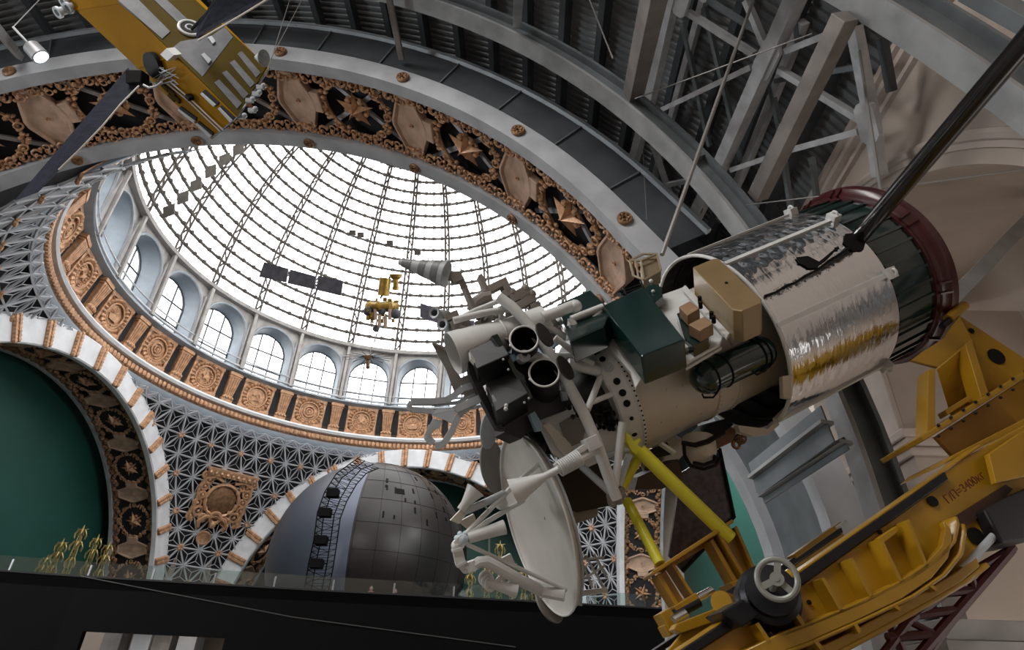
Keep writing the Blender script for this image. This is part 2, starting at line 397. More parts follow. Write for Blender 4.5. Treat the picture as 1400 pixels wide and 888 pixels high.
def bracket():
    t = thing('frieze_bracket', '', 'bracket', group='fluted brackets between the frieze medallions')
    h = HF/2-.12; b = MB()
    b.taper([(-.42, -.15, -h), (.42, -.15, -h), (.42, .3, -h), (-.42, .3, -h)], [(-.62, -.35, h), (.62, -.35, h), (.62, .3, h), (-.62, .3, h)])
    for i in range(5):
        f = -1+i*.5; b.tube([(f*.38, -.17, -h+.4), (f*.56, -.36, h-.5)], .09, 6)
    b.box((0, -.12, h-.22), (.75, .32, .16)); b.box((0, -.1, h-.55), (.68, .3, .07)); b.out('shaft', M['gold'], t, local=True)
    f = MB().box((0, 0, -h+.22), (.62, .28, .2))
    for i in range(7): f.ball((-.5+i*.166, -.3, -h+.5+.12*(i % 2)), .17, 6, 4)
    f.out('foot', M['goldbright'], t, local=True)
    for s in (-1, 1): MB().box((s*.95, .22, 0), (.26, .12, h*.72)).out('recess', M['dark'], t, local=True)  # dark boxes put in for the shade of the gaps beside the bracket
    return t
bt = bracket(); reg(bt)
seqb = {k: i for i, k in enumerate([15, 16, 17, 18, 19, 20, 21, 22, 23, 0, 1, 2, 3, 4, 5])}
for k in range(24):
    if k not in seqb: continue
    lab = ('fluted gilded bracket just right of the %s frieze medallion from the left' % ORD[seqb[k]]) if k in seqb else ('fluted gilded bracket on the near side of the frieze ring, number %s' % ORD[k])
    m4 = bayframe(AZ0+PI/24+2*PI*k/24, MR, MZ, til)
    if k == 0: bt.matrix_basis = m4; bt['label'] = lab
    else: copy_tree(bt, m4, lab)
# ---- pendentives: dark spherical shell + steel lattice + gilded knots
RS = math.sqrt(AR*AR+RO*RO)
def sph(az, z, off=0.0):
    rr = RS-off; q = max(rr*rr-(z-HS)**2, .01); return pol(az, math.sqrt(q), z)
def inside(p, mar=.25):
    """corner region: outside of both arch circles, inside the square"""
    x, y, z = p[0]-DX, p[1]-DY, p[2]-HS
    if z > H1-1.9-HS: return False
    for c, o in ((x, y), (y, x)):
        if abs(c) > AR-.05:
            if abs(o) < RO and (z < 0 or o*o+z*z < (RO+mar)**2): return False
    # beyond the arch plane
    zz = max(z, 0); 
    if abs(x) > AR and abs(y) < RO*2 and y*y+zz*zz < (RO+mar)**2: return False
    if abs(y) > AR and x*x+zz*zz < (RO+mar)**2: return False
    return True
ZL = [HS-8+i*1.45 for i in range(60)]
for nm, azc in (('wall_far_left', -45), ('wall_far_right', 45), ('wall_near_left', -135)):
    rt_ = thing(nm, None, None, tuple(pol(R_(azc), RS, HS)), kind='structure')
    LH, LA, NR = 1.62, .066, 19
    def sp(i, j):
        z = min(HS-8+i*LH, H1-1.8); az = R_(azc)+(j+(i % 2)*.5)*LA
        return pol(az, RS-.3, z) if z < HS else sph(az, z, .3)
    sh = MB(); NI = 21
    for i in range(0, NI):
        z0 = HS-8+i*1.5; z1 = min(z0+1.5, H1-1.8)
        for j in range(-16, 17):
            q = []
            for zz, a in ((z0, j), (z0, j+1), (z1, j+1), (z1, j)):
                az = R_(azc)+a*.05; q.append(pol(az, RS+.35, zz) if zz < HS else sph(az, zz, -.35))
            c = sum(q)/4
            if c[2] < H1-1.8 and inside(c, -.6): sh.add(q, [(0, 1, 2, 3)])
    sh.out('backing', M['dark'], rt_, smooth=0)
    lt = MB(); kn = MB()
    def seg(a, b, r):
        if inside((a+b)/2, .1): lt.tube([a, b], r, 4, caps=False)
    for i in range(NR):
        for j in range(-15, 16):
            a = sp(i, j)
            if a[2] > H1-1.9: continue
            b = sp(i, j+1); o = 0 if i % 2 == 0 else 1
            u, v = sp(i+1, j+o-1), sp(i+1, j+o)
            seg(a, b, .095); seg(a, u, .105); seg(a, v, .105)
            for p, q, r in ((a, b, v), (a, u, v)):
                m1_, m2_, m3_ = (p+q)/2, (q+r)/2, (p+r)/2; g = (p+q+r)/3
                seg(p, g, .04); seg(q, g, .04); seg(r, g, .04)
            if (i+2*j) % 4 == 0 and inside(a, .5):
                c = a-nrm(a-A([DX, DY, HS]))*.1
                for w in range(6): kn.ball(c+.22*(math.cos(w*PI/3)*A([math.cos(R_(azc)), -math.sin(R_(azc)), 0])+math.sin(w*PI/3)*A([0, 0, 1.])), .15, 5, 4)
    lt.out('lattice', M['greylat'], rt_, smooth=0)
    tag(kn.out('gilded_knot', M['gold'], rt_), kind='stuff')
# ---- left, far and right arches: white archivolt, soffit, arm walls
WD = .2*S
def afr(which, th, r, out=0.0):
    """point on an arch: th from the crown, r radius, out = distance beyond the crossing"""
    a, z = r*math.sin(th), HS+r*math.cos(th)
    if which == 'left': return A([DX-AR-out, DY+a, z])
    if which == 'right': return A([DX+AR-.8+out*.85, DY+a, z])
    if which == 'far': return A([DX+a, DY+AR+out, z])
TH = [R_(-90+180*i/72) for i in range(73)]
def archrows(which, r, out): 
    if which == 'right': return [afr(which, t, r, out) for t in TH if t > R_(-30)]+[afr(which, PI/2, r, out)-A([0, 0, HS])]
    e = [afr(which, -PI/2, r, out)-A([0, 0, HS])]+[afr(which, t, r, out) for t in TH]+[afr(which, PI/2, r, out)-A([0, 0, HS])]
    return e
ti = 4
for which in ('left', 'far', 'right'):
    mb = MB().grid([archrows(which, RO, .5), archrows(which, RO, -.12), archrows(which, RO-.12, -.22), archrows(which, RI+.12, -.22), archrows(which, RI, -.12), archrows(which, RI, .35), archrows(which, RI+.35, .35)])
    st('trim_%d' % ti, mb, M['white']); ti += 1
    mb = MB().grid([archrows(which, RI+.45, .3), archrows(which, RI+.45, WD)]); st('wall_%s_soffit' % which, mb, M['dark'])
    mb = MB().grid([archrows(which, RI+.4, WD-.35), archrows(which, RI, WD-.35), archrows(which, RI, WD), archrows(which, RI+2.2, WD)]); sf_ = st('trim_%d' % ti, mb, M['strip']); ti += 1
    # scroll borders
    mb = MB()
    for i in range(230):
        t = R_(-92+184*i/229)
        if which == 'right' and t < R_(-30): continue
        for yo in (.55, WD-.6):
            mb.ball(afr(which, t, RI+.3, yo+.18*math.sin(i*1.7)), .26, 5, 4)
    tag(mb.out('scroll_border', M['golddark'], sf_), kind='stuff')
# end walls of the arms (painted green) and their returns
def rect(p, q, r, s_): return MB().add([p, q, r, s_], [(0, 1, 2, 3)])
XL = DX-AR-WD-1.2; XR = DX+AR+WD+1.2; YF = DY+AR+WD+1.5; W2 = RI+4
st('wall_left', MB().box((XL-.15, DY, 13), (.15, W2, 14)), M['green'])
st('wall_right_green', MB().box((XR+.15, 53.5, 13), (.15, 15.5, 14)), M['green'])
st('wall_far', MB().box((DX, YF+3.15, 13), (W2, .15, 14)), M['green'])
# braids over the white archivolts
def braid_mesh():
    b = MB(); L = RO-RI-.16
    for i in range(7):
        z = -L/2+L*(i+.5)/7
        for s in (-1, 1): b.ball((s*.17, -.1, z+.07*s), .22, 6, 4, (1, .8, 1.05))
    b.box((0, -.02, 0), (.34, .08, L/2))
    return b.mesh('gilded_braid', M['gold'])
BM = braid_mesh()
def braids(which, a0, step, n, word):
    for i in range(n):
        t = R_(a0+step*i); c = afr(which, t, (RI+RO)/2, -.24); rad = nrm(afr(which, t, RO)-afr(which, t, RI))
        inn = {'left': A([1., 0, 0]), 'far': A([0, -1., 0]), 'right': A([-1., 0, 0])}[which]; y = -inn; x = np.cross(y, rad)
        o = bpy.data.objects.new('gilded_braid', BM); COL.objects.link(o); o.matrix_basis = frame(c, x, y, rad)
        tag(o, 'gilded braid across the white band of the %s, %s from its left end' % (word, ORD[i]), 'ornament', 'gilded braids on the %s' % word)
braids('left', -27.6, 8.9, 14, 'left arch')
braids('far', -82.4, 7.95, 20, 'far arch')
# ---- ornaments shared by the four soffits (x along the arc, y across, z into the room)
def hexa():
    t = thing('hexagon_coffer', '', 'panel')
    def hx(a, b, c, z): return [(0, -b, z), (a, -c, z), (a, c, z), (0, b, z), (-a, c, z), (-a, -c, z)]
    a, b, c = .78, 1.55, .85
    def ring(p, q): return [(x, y, z) for x, y, z in p]
    A6 = [(-.38, -b), (.38, -b), (.9, -.15), (.9, .15), (.38, b), (-.38, b), (-.9, .15), (-.9, -.15)]
    P = lambda k, z: [(x*k, y*(1-(1-k)*.6), z) for x, y in A6]
    rim = MB().grid([P(.98, -.25), P(1, .1), P(.97, .16), P(.86, .16), P(.80, .05)], closed=True)
    rim.out('rim', M['hexa'], t, local=True, smooth=20)
    pn = MB().grid([P(.81, .05), P(.4, .0)], closed=True); pn.add(P(.4, .0), [tuple(range(8))]); pn.out('field', M['hexa'], t, local=True, smooth=10)
    MB().torus((0, 0, .03), (0, 0, 1), .07, .03, 12, 6).out('boss', M['gold'], t, local=True)
    return reg(t)
def wreath():
    t = thing('star_wreath', '', 'ornament')
    w = MB(); n = 46
    for i in range(n):
        a = 2*PI*i/n
        for q in range(2):
            b = a+random.uniform(-.07, .07); k = random.uniform(.9, 1.1); r = random.uniform(.08, .14)
            w.ball((1.6*k*math.cos(b), 1.45*k*math.sin(b), random.uniform(-.05, .12)), r, 5, 4, (1.2, .8, .9))
    for i in range(8):
        a = 2*PI*i/8; w.torus((1.6*math.cos(a), 1.45*math.sin(a), .1), (0, 0, 1), .17, .05, 10, 5)
    w.torus((0, 0, -.05), (0, 0, 1), 1.52, .07, 40, 5)
    w.out('leaf_wreath', M['goldbright'], t, local=True)
    s = MB(); P = [((.95 if i % 2 == 0 else .26)*math.cos(PI*i/5+.3), (.95 if i % 2 == 0 else .26)*math.sin(PI*i/5+.3), 0) for i in range(10)]
    s.add(P+[(0, 0, .42), (0, 0, -.2)], [(i, (i+1) % 10, 10) for i in range(10)]+[((i+1) % 10, i, 11) for i in range(10)])
    s.out('star', M['goldbright'], t, local=True, smooth=0)
    r = MB()
    for i in range(5):
        a = PI*(2*i+1)/5+.3; r.ball((.5*math.cos(a), .5*math.sin(a), -.05), .16, 6, 4); 
    r.torus((0, 0, -.1), (0, 0, 1), .55, .06, 24, 5, .3, 12); r.out('rosette_ring', M['gold'], t, local=True)
    p = MB().box((-1.95, .1, .12), (.36, .52, .16)); p.out('plaque', M['hexa'], t, local=True, bevel=.04)
    b = MB()
    for x, y in ((-2.55, -.2), (2.5, .2)):
        b.torus((x, y, .05), (0, 0, 1), .22, .07, 14, 6); b.ball((x, y, .08), .12, 8, 6)
    b.out('boss', M['gold'], t, local=True)
    l = MB()
    for s_ in (-1, 1):
        l.bar((-2.3, -1.9*s_, -.36), (2.3, 1.9*s_, -.36), .2, .12)
    l.out('lattice_bar', M['greylat'], t, local=True, smooth=0)
    return reg(t)
HX, WR = hexa(), wreath()
first = {'h': True, 'w': True}
def place(kind, m4, label, group):
    src = HX if kind == 'h' else WR
    if first[kind]: src.matrix_basis = m4; tag(src, label, group=group); first[kind] = False
    else: copy_tree(src, m4, label, group=group)
def nfr(th, r, y): # near arch frame
    er = A([math.sin(th), 0, math.cos(th)]); et = A([math.cos(th), 0, -math.sin(th)])
    return frame(A([DX, y, HN])+er*r, et, A([0, -1., 0]), -er)
ym = (YN+YH)/2-.1
angs = [9.4+16*k for k in range(-4, 4)]
vis = [-22.6, -6.6, 9.4, 25.4, 41.4, 57.4]
WH = lambda i: ('%s from the left' % ORD[i-2]) if i > 1 else ('%s, outside the photo' % ['far left', 'left'][i])
for i, a in enumerate(angs):
    nm = 'hexagonal tray panel under the big near arch, %s' % WH(i)
    place('h', nfr(R_(a), RIN+.35, ym), nm, 'hexagon panels of the near arch')
    if a < 50: place('w', nfr(R_(a+8), RIN+.4, ym), 'gilded star in a leaf wreath on the big near arch, %s' % WH(i), 'star wreaths of the near arch')
def sfr(which, th, r, out):
    c = afr(which, th, r, out); er = nrm(afr(which, th, 2)-afr(which, th, 1)); o_ = {'left': A([-1., 0, 0]), 'far': A([0, 1., 0]), 'right': A([1., 0, 0])}[which]
    return frame(c, np.cross(o_, -er), o_, -er)
for which, rng, word in (('left', range(-2, 6), 'left-hand arch'), ('far', range(-5, 6), 'far arch'), ('right', range(1, 6), 'right-hand arch')):
    for i, k in enumerate(rng):
        place('h', sfr(which, R_(-1+17*k), RI+.35, WD*.5), 'shaded hexagon panel in the dark soffit of the %s, %s along it' % (word, ORD[i]), 'hexagon panels of the %s' % word)
        place('w', sfr(which, R_(7.5+17*k), RI+.4, WD*.5), 'shaded star wreath in the dark soffit of the %s, %s along it' % (word, ORD[i]), 'star wreaths of the %s' % word)
# ---- the near arch itself
def spread(t): q = min(1, max(0, (abs(t)-56)/32)); return 1+.085*q*q*(3-2*q)
def nrow(r, y):
    return [A([DX+r*spread(t)*math.sin(R_(t)), y, HN+r*math.cos(R_(t))]) for t in np.linspace(-92, 92, 93)]
def leg(rows): return [[r[0]*A([1, 1, 0])]+r+[r[-1]*A([1, 1, 0])] for r in rows]
mb = MB().grid(leg([nrow(RON, YH+.3), nrow(RON, YH), nrow(RIN, YH), nrow(RIN, YH+.55), nrow(RIN+.4, YH+.55)])); near20 = st('trim_20', mb, M['strip'])
mb = MB().grid(leg([nrow(RIN+.4, YN-.75), nrow(RIN, YN-.75), nrow(RIN, YN), nrow(RON+.2, YN), nrow(RON+.2, YN-.4)])); near21 = st('trim_21', mb, M['strip'])
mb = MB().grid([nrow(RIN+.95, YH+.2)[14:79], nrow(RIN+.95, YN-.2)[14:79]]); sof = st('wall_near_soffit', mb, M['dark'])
for sl_ in (slice(0, 15), slice(78, 93)):
    a_, b_ = nrow(RIN+.3, YH+.2)[sl_], nrow(RIN+.3, YN-.2)[sl_]
    if sl_.start == 0: a_, b_ = [a_[0]*A([1, 1, 0])]+a_, [b_[0]*A([1, 1, 0])]+b_
    else: a_, b_ = a_+[a_[-1]*A([1, 1, 0])], b_+[b_[-1]*A([1, 1, 0])]
    MB().grid([a_, b_]).out('leg_plate', M['beamdk'], sof)
mb = MB().grid([nrow(RON-.02, YH+.05)[:78], nrow(RON+1.45, YH+.05)[:78]]); 
sheet = st('wall_near_arch', mb, M['sheet'])
mb = MB(); 
for t in range(-84, 60, 8):
    a = R_(t+1.5); p = lambda r, y: A([DX+r*math.sin(a), y, HN+r*math.cos(a)]); mb.bar(p(RON, YH+.02), p(RON+1.45, YH+.02), .05, .1, up=(0, 1, 0))
mb.tube(nrow(RON+1.5, YH)[:78], .14, 6); mb.out('seam', M['beamdk'], sheet)
# gilded vine scrolls along both edges of the near soffit
for side, yc, wd in (('hall', YH+.86, 'nearer'), ('dome', YN-1.08, 'farther')):
    mb = MB(); n = 84
    for i in range(n):
        a = R_(-72+134*i/n); da = R_(134/n)
        q = lambda da_, dy, dr: A([DX+(RIN+.25-dr)*math.sin(a+da_), yc+dy, HN+(RIN+.25-dr)*math.cos(a+da_)])
        sg = 1 if i % 2 else -1
        pts = [q(da*(.5+.42*(1-w*.75)*math.cos(w*5.5)), sg*.27*(1-w*.75)*math.sin(w*5.5), .1*w) for w in np.linspace(0, 1, 9)]
        mb.tube(pts, [.065-.03*w for w in np.linspace(0, 1, 9)], 5)
        mb.ball(q(da*.5, 0, .1), .08, 6, 4); mb.ball(q(da*.05, -sg*.2, .05), .09, 5, 4); mb.ball(q(da*.95, -sg*.2, .05), .08, 5, 4)
        mb.torus(q(da*.5, -sg*.2, .05), nrm(q(0, 0, 1)-q(0, 0, 0)), .13, .035, 10, 5)
    tag(mb.out('vine_scroll', M['gold'], near21 if side == 'dome' else near20), kind='stuff') if 1 else ('gilded vine scroll running along the %s edge of the big arch soffit' % wd, 'ornament')
def ros():
    b = MB().torus((0, 0, .04), (0, 0, 1), .21, .06, 16, 6); b.torus((0, 0, .05), (0, 0, 1), .09, .04, 12, 6)
    for i in range(6): b.ball((.14*math.cos(i*PI/3), .14*math.sin(i*PI/3), .06), .065, 6, 4)
    b.disc((0, 0, -.05), (0, 0, 1), .25, .06, 16); return b.mesh('rosette', M['golddark'])
RM = ros()
for i, a in enumerate(angs):
    er = A([math.sin(R_(a)), 0, math.cos(R_(a))]); et = A([math.cos(R_(a)), 0, -math.sin(R_(a))])
    o = bpy.data.objects.new('rosette', RM); COL.objects.link(o); o.matrix_basis = frame(A([DX, YH-.04, HN])+er*(RIN+.42), et, -er, A([0, -1., 0]))
    tag(o, 'rosette on the grey hall-side edge of the near arch, %s' % WH(i), 'ornament', 'rosettes on the near arch edge')
    o = bpy.data.objects.new('rosette', RM); COL.objects.link(o); o.matrix_basis = frame(A([DX, YN-.38, HN])+er*(RIN-.02), et, A([0, -1., 0]), -er)
    tag(o, 'rosette under the dome-side edge of the near arch, %s' % WH(i), 'ornament', 'rosettes on the near arch edge')
# ---- cartouche on the far-left pendentive
cz = onP(303, 684, pol(R_(-45), RS-1.4, HS+5), A([math.sin(R_(-45)), math.cos(R_(-45)), .25])); azc = math.atan2(cz[0]-DX, cz[1]-DY)
cm = bayframe(azc, math.hypot(cz[0]-DX, cz[1]-DY), cz[2], math.atan2(cz[2]-HS, math.hypot(cz[0]-DX, cz[1]-DY)))
ct = thing('cartouche', 'large gilded shield cartouche with scrolls on the lattice between left and far arches', 'ornament', mat4=cm)
f = MB(); f.lathe((0, 0, 0), (0, -1, 0), [(1e-3, .12), (1.3, .1), (1.55, 0), (1.55, -.3)], 8, ref=(.38, 0, .92)); f.out('shield', M['golddark'], ct, local=True)
f = MB(); f.torus((0, -.1, 0), (0, 1, 0), 1.72, .2, 36, 7, .3, 14)
for s in (-1, 1):
    for x, z, r in ((2.1, 1.9, .42), (2.3, 1.1, .36), (2.2, .2, .34), (2.35, -.7, .4), (1.95, -1.5, .45), (1.2, -2.1, .4), (2.5, -2.1, .35), (2.65, 2.3, .3)):
        f.torus((s*x, -.1, z), (s*.2, 1, 0), r, .15, 14, 6); f.ball((s*x, -.15, z), .2, 6, 5)
    f.tube([(s*.6, -.15, 2.0), (s*1.6, -.2, 2.35), (s*2.5, -.1, 2.0), (s*2.75, -.1, .9), (s*2.5, -.1, -.6), (s*2.7, -.1, -1.9), (s*2.2, -.1, -2.6)], .2, 6)
    f.tube([(s*.2, -.2, -1.7), (s*1.0, -.25, -1.9), (s*1.5, -.2, -2.5), (s*1.3, -.1, -3.1)], .22, 6)
f.torus((0, -.25, -1.85), (0, 1, 0), .55, .2, 18, 6); f.ball((0, -.2, -2.6), .4, 8, 6)
f.out('scrollwork', M['goldbright'], ct, local=True)
f = MB().box((0, -.1, 2.75), (2.5, .35, .3)); f.box((0, -.1, 3.1), (2.8, .42, .12)); 
for i in range(9): f.ball((-2.4+.6*i, -.4, 2.75), .24, 6, 4)
f.out('crown', M['goldbright'], ct, local=True)
f = MB().disc((-.3, .1, -4.1), (0, -1, 0), .72, .25, 20); f.torus((-.3, -.15, -4.1), (0, 1, 0), .66, .12, 22, 6); f.out('pendant_disc', M['gold'], ct, local=True)

# ---- unseen slab over arms and corners, added to block sky outside the drum
mb = MB(); ra, rb_ = [], []
for j in range(97):
    az = 2*PI*j/96; p, q_ = pol(az, R1+.25, H1+.4), pol(az, 62, H1+.4); p[1] = max(p[1], 21.7); q_[1] = max(q_[1], 21.7); ra.append(p); rb_.append(q_)
mb.grid([ra, rb_]); st('ceiling_arms', mb, M['dark'], smooth=0)
# ================================================================== the hall in front of the big arch
ZC = 4.6; RD = 26.5; XW = 9.8
def onR(x, y, r, zc=ZC):
    d = ray(x, y); o = A([-DX, 0, O[2]-zc]); a = d[0]**2+d[2]**2; b = o[0]*d[0]+o[2]*d[2]; c = o[0]**2+o[2]**2-r*r
    return O+d*((-b+math.sqrt(max(b*b-a*c, 0)))/a)
def cyl(th, y, r, zc=ZC): return A([DX+r*math.sin(th), y, zc+r*math.cos(th)])
ths = np.linspace(R_(-64), R_(64), 61)
mb = MB(); per = .30; y = -12.0; rows = []
while y < 21.5:
    for dy, dr in ((0, 0), (.11, 0), (.15, .09), (.26, .09)):
        rows.append([cyl(t, y+dy, RD+dr) for t in ths])
    y += per
mb.grid(rows); deck = st('ceiling', mb, M['deck'], smooth=0)
mb = MB(); a = -63
while a < 63:
    p = cyl(R_(a), 0, RD-.35); e = nrm(p-A([DX, 0, ZC])); mb.bar(cyl(R_(a), -12, RD-.35), cyl(R_(a), 21.4, RD-.35), .28, .55, up=e); a += 4.1
mb.out('purlin', M['sheet'], deck, smooth=0)
for k, a in enumerate((-28, -14, -2.5, 12.5, 23.3, 29.0)):
    pass
def arch_beam(name, label, yc, zc, r, fw, web, a0=-88, a1=88, m='beam'):
    t = thing(name, label, 'beam', (DX, yc, zc+r), 'curved steel roof ribs')
    tt = [R_(q) for q in np.linspace(a0, a1, 89)]
    q = lambda th, y, rr: A([DX+rr*math.sin(th), y, zc+rr*math.cos(th)])
    MB().grid([[q(v, yc-fw, r+.1) for v in tt], [q(v, yc-fw, r) for v in tt], [q(v, yc+fw, r) for v in tt], [q(v, yc+fw, r+.1) for v in tt], [q(v, yc-fw, r+.1) for v in tt]]).out('lower_flange', M['beam'], t)
    MB().grid([[q(v, yc-.09, r+.08) for v in tt], [q(v, yc-.09, r+web) for v in tt]]).grid([[q(v, yc+.09, r+web) for v in tt], [q(v, yc+.09, r+.08) for v in tt]]).out('web', M['beamdk'], t)
    MB().grid([[q(v, yc-fw, r+web) for v in tt], [q(v, yc+fw, r+web) for v in tt], [q(v, yc+fw, r+web+.1) for v in tt], [q(v, yc-fw, r+web+.1) for v in tt], [q(v, yc-fw, r+web) for v in tt]]).out('upper_flange', M['beamdk'], t)
    for v in tt[6::16]: mb = MB().grid([[q(v, yc-fw*.9, r+.08), q(v, yc-.08, r+.08)], [q(v, yc-fw*.9, r+web), q(v, yc-.08, r+web)]]).out('stiffener', M['beamdk'], t, solid=.03, smooth=0)
    pass
    MB().tube([q(v, yc-fw*.55, r+.16) for v in tt], .035, 5).out('conduit', M['truss'], t)
    return t
arch_beam('roof_rib', 'curved grey steel roof rib next to the big arch, running down behind the silver spacecraft', 13.05, 5.0, 21.1, .34, .60, -103, 103)
arch_beam('roof_rib', 'wide curved grey steel roof rib across the top right corner', 7.7, .45, 25.3, .32, .95, -88, 88)
# ---- steel members under the deck; px end points
def strut(name, label, pts, r, w, h=None, m='truss', cat='beam', group=None, par=None):
    p = [onR(x, y, r) if r > 0 else onY(x, y, -r) for x, y in pts]; e = nrm(p[0]-A([DX, p[0][1], ZC]))
    return p, e
tr = thing('roof_truss', 'pale grey lattice roof truss with gusset plates between the two curved ribs', 'truss', tuple(onR(1045, 85, 24.6)))
def chord(nm, pts, w, r=24.6, m='truss', h=None):
    p, e = strut('', '', pts, r, w); mb = MB()
    for a, b in zip(p[:-1], p[1:]): mb.bar(a, b, w, h or w*1.1, up=e)
    return mb.out(nm, M[m], tr, smooth=0)
chord('chord', [(926, -30), (889, 135), (855, 263)], .34); chord('chord', [(962, 0), (925, 135), (893, 250)], .22, 25.3)
chord('chord', [(1100, -30), (990, 216), (948, 300)], .42); chord('chord', [(1098, 30), (1028, 206), (985, 300)], .26, 25.3)
chord('chord', [(1168, 37), (1192, 162), (1203, 240)], .26); chord('chord', [(1206, 52), (1219, 125)], .18, 25.4, 'sheet')
for q, m in (([(941, 17), (1031, 74)], 'truss'), ([(1028, 91), (906, 149)], 'truss'), ([(1065, 95), (1180, 165)], 'truss'), ([(1063, 74), (1131, 47)], 'truss'), ([(1175, 179), (1077, 206), (1000, 232)], 'truss'),
          ([(933, 30), (970, 199)], 'beamdk'), ([(963, 10), (1014, 220)], 'beamdk'), ([(892, 196), (925, 290)], 'truss'), ([(859, 263), (950, 245)], 'truss'), ([(1051, 105), (1066, 175), (1082, 290)], 'beamdk'),
          ([(1020, 0), (1045, 60)], 'truss'), ([(968, 0), (1035, 42)], 'beamdk'), ([(1086, 0), (1092, 60)], 'beamdk'), ([(1180, 30), (1230, 0)], 'beamdk'), ([(1110, 215), (1119, 290)], 'beamdk'), ([(1060, 110), (1180, 90)], 'beamdk'), ([(980, 240), (998, 300)], 'truss')):
    chord('diagonal', q, .17 if m == 'truss' else .14, 24.7 if m == 'truss' else 25.2, m)
for x, y, w, h, d0, d1 in ((1046, 83, .34, .6, (1062, 50), (1030, 118)), (1184, 168, .3, .52, (1178, 140), (1192, 196)), (930, 6, .26, .4, (938, -20), (922, 30)), (1007, 170, .2, .26, (1016, 150), (996, 192)), (956, 284, .2, .22, (962, 272), (950, 296))):
    p = onR(x, y, 24.45); e = nrm(p-A([DX, p[1], ZC])); uy = onR(*d1, 24.45)-onR(*d0, 24.45); uy = nrm(uy-e*(uy@e)); ux = np.cross(uy, e); c = .45
    P8 = [(-w+c*w, -h), (w-c*w, -h), (w, -h+c*w), (w, h-c*w), (w-c*w, h), (-w+c*w, h), (-w, h-c*w), (-w, -h+c*w)]
    MB().prism([p+uy*v+ux*q for q, v in P8], e*.12).out('gusset_plate', M['truss'], tr, smooth=0)
def beam(name, label, a, b, w, h, m, up=(0, 0, 1)):
    o = MB().bar(a, b, w, h, up=up).out(name, M[m], smooth=0, bevel=.015); return tag(o, label, 'beam')
e = nrm(onY(1100, 150, 10)-A([DX, 10, ZC]))
beam('roof_strut', 'brown square steel strut slanting between the two curved ribs, right of the truss', onY(1156, 22, 7.9), onY(1036, 268, 12.9), .42, .42, 'bronze', up=e)
beam('roof_strut', 'brown steel strut meeting the big curved rib at mid-picture, left of the truss', onY(900, -30, 8), onY(866, 128, 12.9), .5, .5, 'bronze', up=e)
beam('roof_strut', 'thin steel hanger standing on the dark arch cladding at the top centre', onY(530, -12, 12.5), onY(549, 80, 15.3), .22, .22, 'bronze')
beam('roof_strut', 'short grey steel post in the top edge above the big curved rib', onY(710, -20, 10), onY(707, 33, 12.6), .3, .3, 'beam')
beam('roof_strut', 'pair-side grey strut reaching from the arch cladding to the top left corner', onY(-20, 20, 10), onY(28, 78, 15.3), .25, .25, 'bronze')
beam('roof_strut', 'grey square steel strut leaning right from behind the red ring, at the right edge', onY(1290, 420, 12.9), onY(1560, 142, 12.9), .34, .34, 'beam')
beam('roof_strut', 'dark blue-grey steel beam cutting across the extreme top right corner', onY(1325, -14, 6.5), onY(1430, 44, 6.5), .3, .4, 'beamdk')
# spacer plates between arch leg and rib leg (lower right)
for i, ((x0, y0), (x1, y1)) in enumerate((((1030, 653), (1131, 576)), ((1043, 678), (1157, 603)))):
    a, b = onY(x0, y0, 15.45), onY(x1, y1, 12.7); d = nrm(b-a)
    t = thing('spacer_plate', '%s grey steel spacer between the arch leg and the rib leg under the silver spacecraft' % ('upper' if i == 0 else 'lower'), 'beam', tuple(a))
    MB().bar(a, b, .34, .08).out('flange', M['beam'], t, smooth=0)
    MB().bar(a-A([0, 0, .04]), b-A([0, 0, .04]), .04, .9 if i == 0 else .3).out('web', M['beamdk'], t, smooth=0)
# ---- right-hand wall with its great blind arch, cornice, inner niche and pier
YA, ZA, RA, RB = 17.3, 4.67, 11.2, 10.55
an = [R_(q) for q in np.linspace(-90, 14, 41)]
wp = lambda y, z, x=XW: A([x, y, z])
mb = MB(); rows = [[wp(YA+RB*math.sin(t), ZA+RB*math.cos(t)) for t in an]]
top = []
for t in an:
    y = YA+RB*math.sin(t); s_ = math.sin(t); c_ = math.cos(t)
    k = min(13.5/abs(s_) if abs(s_) > 1e-6 else 1e9, 11.9/max(c_, 1e-6)); top.append(wp(YA+k*s_, ZA+max(0, k*c_)))
mb.grid([rows[0], top]); mb.add([wp(YA-13.5, 0), wp(YA-RB, 0), wp(YA-RB, ZA), wp(YA-13.5, ZA)], [(0, 1, 2, 3)])
mb.add([wp(YA-13.5, 0), wp(-14, 0), wp(-14, 16.55), wp(YA-13.5, 16.55)], [(0, 1, 2, 3)])
wr = st('wall_right', mb, M['plaster'])
mb.__init__(); mb.grid([[wp(YA+r*math.sin(t), ZA+r*math.cos(t), XW-x) for t in an] for r, x in ((RA+.12, 0), (RA+.1, .1), (RA, .14), (RA-.12, .1), (RA-.16, .04), (RA-.3, .04), (RA-.32, 0))])
mb.out('archivolt_moulding', M['plasterlt'], wr)
mb.__init__(); mb.grid([[wp(YA+RB*math.sin(t), ZA+RB*math.cos(t)) for t in an], [wp(YA+RB*math.sin(t), ZA+RB*math.cos(t), XW+6.5) for t in an]]); st('wall_right_vault', mb, M['plaster'])
st('wall_right_back', MB().box((DX+AR+WD+1.35, 22, 8), (.1, 16, 8.5)), M['plaster'])
mb.__init__()
prof = [(0, 16.05), (.12, 16.1), (.12, 16.25), (.3, 16.35), (.3, 16.55), (.42, 16.6), (.42, 16.8), (0, 16.85)]
mb.grid([[A([XW-x, yy, z]) for x, z in prof] for yy in (-14, 17.6)]); st('trim_30', mb, M['plasterlt'], smooth=15)
mb.__init__(); mb.box((15.9, 19.5, 6.5), (5.0, 2.5, 6.5)); st('wall_pier', mb, M['plaster'])
mb.__init__()
